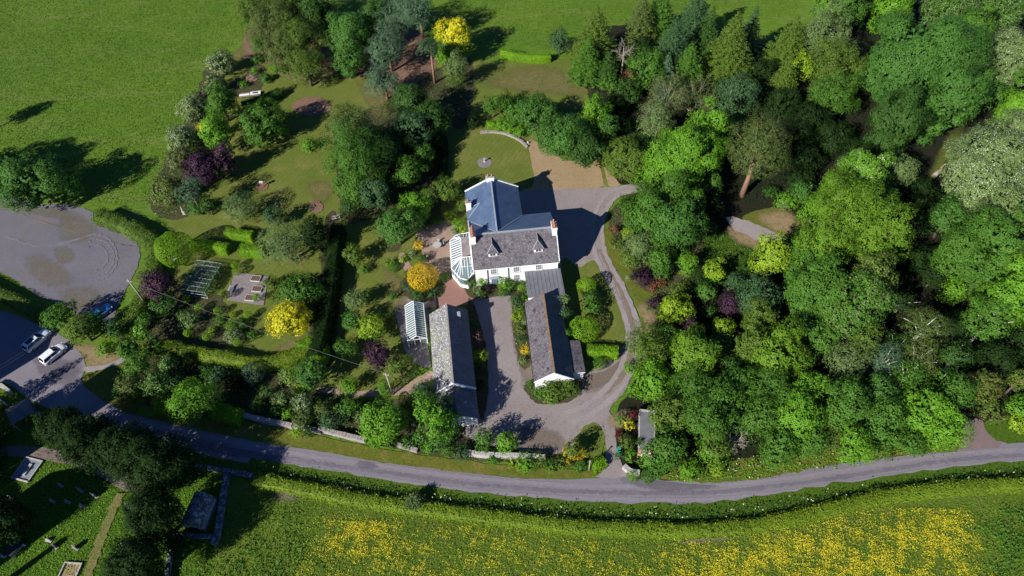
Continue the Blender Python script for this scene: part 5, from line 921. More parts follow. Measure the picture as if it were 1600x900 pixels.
# unseen church, its blocks placed by guess so their shadows fall at the lower left
CH = (0, 0)
def church(label):
    """local x runs along the way the shadows fall"""
    a = math.radians(45); n = (-math.sin(a), math.cos(a)); d = (math.cos(a), math.sin(a)); s0, t0 = 71.6, -50.0
    o = empty('church', n[0]*s0+d[0]*t0, n[1]*s0+d[1]*t0, 0, a, label, 'church'); st_ = M['stone']
    MB().box(-12, 14, -3.9, 3.9, 0, 9.5).build('nave_wall', st_, o); r = MB(); roofplane(r, [(-12.3, -4.1, 9.4), (14.2, -4.1, 9.4), (14.2, 0, 13.2), (-12.3, 0, 13.2)]); roofplane(r, [(14.2, 4.1, 9.4), (-12.3, 4.1, 9.4), (-12.3, 0, 13.2), (14.2, 0, 13.2)]); r.build('nave_roof', M['slate_dark'], o)
    for x_ in (-12, 14): MB().face([(x_, -3.9, 9.5), (x_, 3.9, 9.5), (x_, 0, 13.0)]).build('gable_wall', st_, o)
    MB().box(9, 15, 8.9, 14.9, 0, 17.5).build('tower', st_, o, bevel=.05); MB().box(2, 9, 3.95, 11, 0, 6).build('aisle_wall', st_, o); MB().box(1.8, 8.98, 3.95, 11.2, 6.01, 6.25).build('aisle_roof', M['slate_dark'], o)
    r = MB(); [r.face([(*p_, 17.52), (*q_, 17.52), (12, 11.9, 20)]) for p_, q_ in (((8.8, 8.7), (15.2, 8.7)), ((15.2, 8.7), (15.2, 15.1)), ((15.2, 15.1), (8.8, 15.1)), ((8.8, 15.1), (8.8, 8.7)))]; r.build('tower_roof', M['slate_dark'], o)
    MB().box(9.01, 14.6, 6.4, 8.85, 0, 8.5).build('shade_block', st_, o); MB().box(9.01, 14.0, 4.4, 6.38, 0, 7.2).build('low_shade_block', st_, o)  # blocks added and sized only to widen the shadow over the graves
    for x_ in (-8, -3, 2, 7): MB().box(x_-.5, x_+.5, -3.96, -3.902, 3, 6.5).build('window', M['win'], o)
    s1, t1 = 105.0, -36.0; h = empty('shade_hall', n[0]*s1+d[0]*t1, n[1]*s1+d[1]*t1, 0, a, 'unseen tall stone hall added to shade the left edge of the picture', 'hall')  # added out of view; its straight edge casts the shade band
    MB().box(-8, 8, -8, 8, 0, 9.5).build('wall', st_, h); r = MB(); roofplane(r, [(-8.3, -8.2, 9.4), (8.3, -8.2, 9.4), (8.3, 0, 13.0), (-8.3, 0, 13.0)]); roofplane(r, [(8.3, 8.2, 9.4), (-8.3, 8.2, 9.4), (-8.3, 0, 13.0), (8.3, 0, 13.0)]); r.build('roof', M['slate_dark'], h); [MB().face([(x_, -8, 9.5), (x_, 8, 9.5), (x_, 0, 12.9)]).build('gable_wall', st_, h) for x_ in (-8, 8)]
    MB().box(8.0, 8.06, -1, 1, 0, 2.6).build('door', M['wood'], h)
    s2, t2 = 65.0, -33.0; m_ = empty('shade_obelisk', n[0]*s2+d[0]*t2, n[1]*s2+d[1]*t2, 0, 0.3, 'unseen obelisk added for the thin shadow in the lower left corner', 'monument'); MB().box(-.8, .8, -.8, .8, 0, .9).build('plinth', st_, m_); MB().tube([(0, 0, .9), (0, 0, 6.0), (0, 0, 6.6)], [.62, .42, .03], 4).build('shaft', st_, m_)  # added unseen, sized only to cast the thin shadow strip
# ------------------------------------------------------------------ trees and shrubs: (px, py, half width px, kind+colours, height m, label)
PL = [
 # field edge, north-west
 (62, 285, 58, 'bE', 11, 'big deep green round tree on the car park edge at the left'),
 (16, 258, 30, 'bG', 8, 'smaller green tree touching the left picture edge above the car park'),
 (346, 100, 23, 'hWw', 5.5, 'white blossoming hawthorn topmost in the row along the field'),
 (336, 130, 18, 'hNw', 4.5, 'dull hawthorn just below the topmost white one'),
 (345, 160, 24, 'bG', 9, 'dark bright-edged evergreen beside the cold frame'),
 (340, 207, 25, 'bB', 9.5, 'tall green evergreen beside the small yellow bush'),
 (320, 198, 12, 'sY', 5.2, 'small bright yellow bush against the tall evergreen in the field row'),
 (316, 152, 12, 'hMk', 4, 'small pinkish hawthorn left of the evergreens'),
 (302, 168, 24, 'hWc', 5, 'pale grey-green hawthorn on the field side'),
 (287, 217, 27, 'hWw', 5.5, 'white flowering hawthorn left of the purple tree'),
 (283, 248, 24, 'hNk', 5, 'brownish hawthorn below the white flowering one'),
 (318, 262, 32, 'bP', 7.5, 'dark purple-leaved tree in the field row'), (350, 248, 21, 'bPk', 8, 'right-hand purple tree beside the dark shade of the lawn'),
 (262, 297, 27, 'hOk', 6, 'olive brown hawthorn at the lower end of the field row'), (298, 300, 22, 'pUT', 8, 'blue-grey conifer tucked under the purple tree'),
 (307, 325, 17, 'sE', 3.4, 'bright leafed bush under the blue conifer'), (325, 320, 14, 'bD', 5, 'dark bush at the foot of the blue conifer'),
 # upper garden
 (412, 197, 39, 'bG', 8, 'light green round tree with visible trunk on the upper lawn'),
 (483, 226, 15, 'sB', 2.6, 'single bright shrub on the shaded upper lawn'),
 (377, 326, 31, 'wW', 6, 'grey-green willow-like round tree above the clipped hedges'), (428, 338, 17, 'bT', 4.5, 'small teal tree right of the grey-green willow'),
 (447, 382, 48, 'wW', 9, 'large hazy olive-grey tree over the kitchen garden'), (405, 158, 9, 'sG', 1.8, 'small green shrub at the foot of the dark clipped hedge'),
 (492, 366, 23, 'bK', 8, 'dark teal tree between olive tree and tall hedge'), (470, 455, 34, 'bG', 6, 'broad dark green bush above the golden tree'), (425, 445, 16, 'sO', 3, 'olive shrub at the right of the kitchen paving'),
 (452, 499, 34, 'bY', 6.5, 'brilliant yellow round tree in the kitchen garden'), (492, 440, 18, 'sD', 4, 'dark shrub beside the tall hedge'),
 (272, 389, 29, 'tH', 6, 'large round clipped green tree at the top of the kitchen garden'), (247, 446, 28, 'bPk', 6.5, 'purple tree with pink blossom by the telegraph pole'),
 (256, 475, 20, 'bE', 4, 'fresh green shrub below the purple blossoming tree'), (228, 498, 15, 'sG', 3.8, 'mid green shrub above the cream flowering elder'),
 (222, 518, 18, 'hBc', 4.5, 'cream flowering elder bush beside the hedge corner'), (243, 543, 20, 'sG', 3.5, 'green shrub at the left end of the long clipped hedge'),
 (297, 500, 17, 'sWE', 3, 'pale green shrub in the kitchen garden'), (284, 492, 9, 'sE', 1.8, 'small emerald shrub left of the pale green one'), (344, 500, 10, 'sG', 1.5, 'small green shrub under the topiary row'),
 (363, 509, 11, 'sB', 1.6, 'low bright shrub in the middle of the kitchen beds'), (381, 505, 11, 'sD', 1.8, 'low dark shrub at the right of the kitchen beds'), (365, 524, 15, 'sWw', 2, 'grey-leaved shrub with pale flowers in the kitchen beds'), (332, 517, 8, 'sL', 1, 'tiny lime plant in the kitchen beds'), (395, 523, 9, 'sG', 1.5, 'low green plant near the kitchen beds shade'),
 (363, 492, 5, 'tL', 1.0, 'lime clipped ball amid the topiary'),
 # shrubs bordering the court and the central row
 (548, 205, 40, 'fN', 13, 'tall olive-leaved tree, upper half of the central group'), (556, 252, 50, 'fG', 13, 'tall mid green tree in the central group beside the lawn'),
 (592, 232, 38, 'bD', 11, 'dark shaded tree behind the tall central tree'), (552, 290, 30, 'bG', 8, 'green tree at the foot of the central group'), (547, 322, 18, 'sD', 4, 'dark rounded shrub beside the weathered bench'),  # the deep green tree stands in for its neighbour's shadowed side
 (586, 305, 26, 'bT', 7, 'bluish green tree low in the central group'), (620, 352, 33, 'bE', 8, 'large emerald tree above the terrace path'), (650, 322, 27, 'bB', 6, 'fresh green tree left of the house corner'),
 (636, 268, 27, 'bG', 7, 'rounded green tree above the fresh green one'), (662, 245, 22, 'bG', 6, 'green tree at the edge of the court lawn shade'), (697, 297, 22, 'bO', 5.5, 'olive conifer-like bush beside the rear wing'), (720, 322, 9, 'sO', 3, 'narrow olive shrub against the rear wing wall'),
 (645, 165, 33, 'bD', 10, 'deep green tree below the blue pines'), (678, 185, 27, 'bD', 9, 'deep green tree at the top of the court lawn'), (640, 205, 34, 'bT', 9, 'grey-teal tree in the central belt'), (625, 232, 28, 'bK', 8, 'nearly black tree in the middle of the belt'), (672, 215, 20, 'bK', 6, 'dark bush at the left corner of the court lawn'),
 (712, 110, 20, 'fWO', 8, 'pale olive column-like tree under the yellow-topped tree'), (708, 58, 31, 'bYB', 10, 'yellow-topped bright green tree at the top'), (700, 85, 20, 'bB', 7, 'green lower skirts of foliage under the yellow-topped tree'),
 (622, 25, 42, 'pU', 12, 'blue pine at the top edge'), (606, 78, 36, 'pU', 10, 'blue pine with bare pinkish trunk'), (655, 20, 30, 'pU', 13, 'blue pine behind the yellow-topped tree'), (600, 128, 30, 'pU', 8, 'lowest blue pine reaching over the lawn'), (672, 75, 18, 'pTU', 11, 'slender blue pine next to the yellow-topped tree'),
 (545, 55, 42, 'bE', 11, 'large rounded emerald tree at the top of the garden'), (548, 92, 28, 'bE', 8, 'lower emerald tree at the top border'), (590, 30, 28, 'bD', 11, 'deep green tree behind the emerald one'),
 (425, 35, 40, 'fN', 12, 'feathery grey tree at the top left corner of the garden'), (470, 65, 38, 'fO', 12, 'feathery olive tree over the mulch border'), (478, 103, 32, 'fO', 9, 'low feathery tree at the mulch border'), (445, 80, 30, 'fN', 10, 'thin grey tree with bare twigs'), (492, 18, 34, 'bD', 12, 'dark green tree on the top edge left of the emerald tree'), (408, 70, 20, 'fG', 6, 'loose green bush at the garden corner'), (400, 20, 28, 'fO', 12, 'outermost feathery tree beside the field'), (455, 8, 34, 'fO', 13, 'feathery crown cut by the top edge'),
 (431, 106, 12, 'sB', 1.8, 'bright shrub at the left end of the mulch border'), (443, 111, 9, 'sG', 1.4, 'green shrub next to the bright one on the mulch border'), (488, 122, 9, 'sP', 1.3, 'round purple shrub on the mulch border'), (507, 125, 9, 'sW', 1.3, 'round grey-green shrub on the mulch border'), (525, 121, 8, 'sB', 1.2, 'bright low shrub on the mulch border'), (548, 117, 9, 'sG', 1.2, 'last green low shrub on the mulch border'),
 (402, 92, 12, 'sG', 2.2, 'green strip shrub between field and lawn'), (398, 112, 9, 'sB', 1.6, 'light shrub above the brushwood heap'), (416, 122, 11, 'sE', 2, 'emerald shrub right of the brushwood heap'), (380, 132, 9, 'sB', 1.5, 'fresh shrub left of the cold frame'),
 (553, 398, 19, 'bO', 4, 'brownish green round bush on the shaded lawn'), (568, 420, 11, 'sG', 1.8, 'small shrub under the brownish bush'), (554, 466, 18, 'fW', 4, 'sparse grey-leaved small tree left of the lawn'), (572, 462, 9, 'fG', 3, 'thin sapling on the lawn'),
 (581, 513, 24, 'fLB', 4.5, 'pale lime feathery shrub below the lawn'), (552, 501, 18, 'bE', 4, 'emerald shrub beside the pale lime one'), (540, 543, 20, 'bG', 3.8, 'round green shrub in the dark hedge shade'), (593, 555, 26, 'bP', 5.5, 'round dark purple tree near the greenhouse'),
 (626, 577, 24, 'fOW', 4.5, 'loose olive tree below the greenhouse'), (545, 602, 15, 'fB', 3.5, 'young light green tree on the lower lawn'), (613, 462, 9, 'sG', 1.5, 'low plant at the edge of the lower lawn'),
 (608, 500, 9, 'sO', 1.4, 'olive plant left of the greenhouse'), (615, 520, 9, 'sK', 1.4, 'dark plant left of the greenhouse base'),
 (671, 383, 0.1, 'sG', 0.4, 'x'),
 (655, 383, 10, 'sA', 1.5, 'small amber shrub at the terrace edge'), (645, 397, 8, 'sWw', 1.1, 'silvery white plant beside the amber shrub'), (631, 405, 9, 'sL', 1.2, 'yellow-green shrub at the bend of the terrace path'), (609, 409, 8, 'sB', 1.2, 'left bright ball beside the terrace path'), (616, 418, 8, 'tG', 1.1, 'clipped green ball where the path meets the lawn'), (662, 404, 12, 'sD', 1.6, 'dark shrub between amber and golden bushes'),
 (660, 433, 24, 'tA', 4.0, 'large round golden-orange bush by the terrace'), (641, 446, 12, 'sT', 1.4, 'dark teal low shrub left below the golden bush'), (655, 460, 14, 'sD', 1.2, 'dark low shrub in front of the golden bush'), (676, 458, 12, 'sT', 1.1, 'teal low shrub at the right foot of the golden bush'), (694, 433, 8, 'tB', 1.1, 'bright clipped ball between golden bush and conservatory'), (640, 428, 9, 'sD', 1.5, 'dark shrub touching the left of the golden bush'),
 (703, 340, 11, 'sL', 2.4, 'lime shrub beside the house wing'), (716, 350, 10, 'sB', 2.0, 'bright green shrub north of the conservatory'), (722, 358, 8, 'sLc', 1.4, 'pale lime shrub at the conservatory corner'), (709, 360, 6, 'sWw', 1.2, 'white flowering plant at the conservatory corner'), (680, 345, 12, 'sG', 1.6, 'low green shrub at the top of the terrace'), (662, 352, 11, 'sD', 2, 'dark shrub at the top left of the terrace'),
 # front of the house and yard
 (752, 434, 15, 'sB', 2.6, 'flat topped bright climber shrub against the white front'), (733, 440, 8, 'sG', 2.6, 'narrow green shrub at the left corner of the white front'), (748, 456, 15, 'sWO', 2.2, 'grey-green shrub before the house front'), (762, 452, 9, 'sP', 1.4, 'brownish purple shrub near the front door'),
 (788, 443, 13, 'sB', 2.4, 'bright shrub right of the front door'), (800, 446, 10, 'sE', 1.8, 'emerald shrub under the lower window'), (786, 457, 8, 'sG', 1.4, 'low green shrub before the bright one'), (794, 457, 6, 'sT', 1.1, 'small blue-green ball in the front bed'), (813, 450, 5, 'tL', 1.0, 'small lime ball under the lower window'), (818, 443, 6, 'sG', 3.0, 'tall slim climber on the link wall'), (822, 453, 7, 'sE', 1.4, 'green plant at the foot of the slim climber'),
 (807, 470, 13, 'sT', 2, 'blue-green shrub at the head of the yard border'), (822, 466, 8, 'sB', 1.5, 'light shrub against the link wall'), (811, 483, 9, 'sG', 1.4, 'green shrub in the yard border'), (808, 494, 11, 'sL', 1.5, 'yellow-lime bush in the yard border'), (820, 503, 6, 'sWw', 1.3, 'white flowering plant against the long outbuilding'), (812, 512, 10, 'sO', 1.4, 'olive rounded bush in the yard border'), (816, 530, 8, 'sD', 1.5, 'dark shrub halfway down the yard border'), (820, 547, 8, 'sA', 1.3, 'orange-yellow bush near the end of the yard border'), (816, 562, 8, 'sW', 1.1, 'grey-green plant at the end of the yard border'),
 (752, 557, 13, 'sL', 2.2, 'lime round bush against the white barn'), (745, 528, 11, 'sMk', 2.4, 'pinkish grey shrub against the white barn'), (742, 505, 8, 'sD', 1.8, 'dark shrub against the white barn'), (753, 575, 10, 'sD', 1.4, 'dark low shrub below the lime barn bush'), (751, 600, 9, 'sK', 1.3, 'very dark plant beside the blue barn end'),
 (862, 607, 26, 'sOB', 3.0, 'large olive shrub covering the white gable end'), (888, 604, 20, 'sO', 2.8, 'olive shrub right of the white gable end'), (843, 612, 12, 'sE', 1.1, 'low emerald plants at the left of the gable shrub'), (832, 600, 8, 'sG', .9, 'low green plants left of the gable wall'),
 (882, 468, 7, 'fW', 5.5, 'grey climbing tree on the far wall of the long outbuilding'), (884, 488, 7, 'fT', 4.6, 'teal tree pressed to the far wall of the outbuilding'), (888, 520, 5, 'sG', 3, 'narrow plant beside the lean-to store'),
 (916, 447, 15, 'tH', 3.6, 'topmost clipped dome on the east lawn'), (922, 466, 14, 'sE', 3.2, 'loose green bush between the clipped domes'), (925, 481, 16, 'sG', 3.0, 'broad green bush on the east lawn'), (937, 568, 10, 'tG', 2, 'dark clipped ball beside the drive'),
 # lower garden
 (396, 583, 17, 'tU', 3.2, 'round blue-grey clipped shrub'), (452, 585, 18, 'sBp', 3.2, 'green rhododendron with pink flowers'), (466, 590, 12, 'sOp', 3.2, 'pink blossoming rhododendron beside the round green tree'), (486, 583, 27, 'bE', 6, 'round emerald tree in the lower garden'), (470, 604, 14, 'sL', 1.6, 'lime skirt shrub under the pink rhododendron'),
 (475, 631, 19, 'hWw', 3.2, 'white flowering round shrub near the wall'), (402, 633, 12, 'sO', 2.8, 'olive bush behind the roadside wall'), (440, 622, 15, 'fW', 3, 'sparse grey bush behind the white flowering shrub'), (462, 616, 6, 'kG', 2.4, 'small green cone left of the white flowering shrub'), (498, 625, 5, 'tE', 1.2, 'small clipped ball right of the white flowering shrub'),
 (474, 652, 17, 'sNO', 3.0, 'brownish bush leaning on the wall'), (430, 640, 13, 'sE', 2, 'emerald shrub behind the left wall'), (448, 645, 13, 'sB', 1.8, 'fresh shrub at the middle of the left wall'), (418, 612, 13, 'sD', 2.2, 'dark shrub in the shaded lower garden'), (375, 600, 20, 'sK', 2.2, 'very dark shrub left of the pale statue'), (345, 585, 20, 'sT', 2, 'teal shrub below the long clipped hedge'), (322, 578, 13, 'sD', 2.4, 'dark shrub under the long hedge'),
 (520, 655, 20, 'fT', 4, 'loose dark teal bush behind the wall'), (545, 640, 20, 'bG', 4, 'mid green bush behind the wall'), (505, 638, 13, 'fN', 3.2, 'thin grey bush beside the path'), (568, 650, 14, 'sW', 2.8, 'greyish bush left of the first big bright tree'), (560, 628, 10, 'sB', 1.4, 'small bright plant on the dark path edge'), (530, 625, 11, 'sD', 1.5, 'dark plant under the path'),
 (602, 660, 36, 'bB', 8, 'big bright green tree on the lane side'), (682, 655, 40, 'bBE', 9, 'big silvery-tipped green tree covering the barn end'), (661, 614, 17, 'fT', 6, 'blue-green conifer beside the barn end'), (634, 626, 11, 'kG', 3.8, 'dark clipped cone beside the path'), (601, 606, 10, 'kB', 3.6, 'bright green fat cypress beside the telegraph pole'), (688, 540, 6, 'kB', 3.4, 'green column beside the white barn wall'), (640, 690, 15, 'sE', 1.5, 'low emerald growth under the big trees'), (585, 690, 14, 'sB', 1.5, 'low fresh growth beside the verge'), (700, 700, 14, 'sG', 1.4, 'low green growth at the foot of the silvery tree'), (722, 706, 17, 'sT', 1.8, 'teal low bush left of the yard wall'), (612, 692, 12, 'sG', 1.3, 'low green growth by the wall end'), (668, 697, 12, 'sB', 1.3, 'low bright growth by the verge'),
 (756, 686, 17, 'bG', 4, 'left round bush in front of the gravel yard'), (792, 690, 18, 'bB', 4, 'right lighter bush in front of the gravel yard'), (770, 715, 14, 'sG', 1.5, 'green shrub below the whitish yard wall'), (822, 722, 18, 'sB', 1.6, 'bright low shrub on the verge below the yard'), (842, 718, 15, 'sO', 1.8, 'olive low shrub on the verge'), (862, 728, 14, 'sG', 1.4, 'green low shrub on the verge near the gate'), (897, 703, 17, 'bOA', 3.6, 'golden olive bush beside the gate lawn'), (880, 722, 14, 'sO', 1.6, 'olive shrub left of the golden one'), (908, 728, 13, 'sG', 1.3, 'low green shrub left of the pale post'), (797, 722, 10, 'sL', 1, 'lime low plant on the verge'),
 (970, 655, 12, 'sG', 2.2, 'green shrub at the left of the small garage'), (982, 663, 10, 'sY', 2.4, 'bright yellow shrub beside the small garage'), (989, 647, 8, 'sR', 2.4, 'dark red shrub above the yellow one'), (968, 680, 8, 'sR', 1.8, 'dark red shrub below the yellow one'), (978, 690, 14, 'sO', 2.6, 'olive shrub at the drive entrance'), (968, 712, 9, 'sT', 2, 'teal shrub beside the green bin'), (985, 710, 12, 'sB', 1.8, 'bright shrub at the entrance corner'), (1000, 690, 6, 'sD', 2, 'dark shrub between yellow shrub and garage'), (990, 742, 10, 'tB', 1.0, 'bright clipped cushion at the lane corner'), (1012, 744, 11, 'tG', 1.6, 'clipped green cushion beside the lane'),
 # churchyard yews
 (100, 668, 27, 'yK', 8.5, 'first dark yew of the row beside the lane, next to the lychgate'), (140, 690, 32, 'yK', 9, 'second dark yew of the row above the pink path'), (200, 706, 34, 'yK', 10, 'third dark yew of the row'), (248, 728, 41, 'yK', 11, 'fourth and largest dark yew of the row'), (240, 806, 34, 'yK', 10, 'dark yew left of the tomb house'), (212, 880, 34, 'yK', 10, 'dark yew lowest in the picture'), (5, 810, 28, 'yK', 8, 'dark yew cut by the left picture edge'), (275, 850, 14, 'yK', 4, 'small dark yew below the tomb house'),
 # lane corner hedge trees
 (92, 492, 25, 'bG', 5.5, 'green bushy tree above the silver car'), (128, 515, 27, 'bO', 5.5, 'olive green bushy tree beside the white car'), (147, 505, 20, 'bG', 4.5, 'green bush above the dry grass patch'), (165, 545, 15, 'sB', 2.6, 'low bright bush at the path mouth'), (182, 515, 14, 'bD', 5, 'dark bush behind the blue car'), (205, 548, 20, 'bG', 6, 'dark leafy bush beside the path end'), (215, 575, 22, 'fG', 6, 'feathery bush above the lane shadow'),
 (204, 605, 24, 'bNO', 5.5, 'brown-green bush at the lane corner'), (247, 600, 22, 'fGc', 5.5, 'pale tipped leafy bush beside the lane corner'), (262, 570, 16, 'hGc', 4.5, 'bush with cream blossom below the hedge end'), (300, 626, 38, 'fB', 7.5, 'large feathery green tree over the shaded lane'), (252, 625, 17, 'sL', 2.2, 'lime green hedge-like bush on the lane side'), (187, 615, 13, 'sE', 2.2, 'emerald bush at the corner of the lane verge'), (292, 560, 13, 'sO', 3, 'dark olive bush beneath the long hedge'), (275, 600, 14, 'bD', 4, 'dark bush behind the feathery tree'),
 (468, 675, 13, 'sHB', 2.6, 'bright clipped yew in front of the roadside wall'), (484, 676, 9, 'sD', 2.2, 'dark half of shrub behind the bright clipped yew'),
]
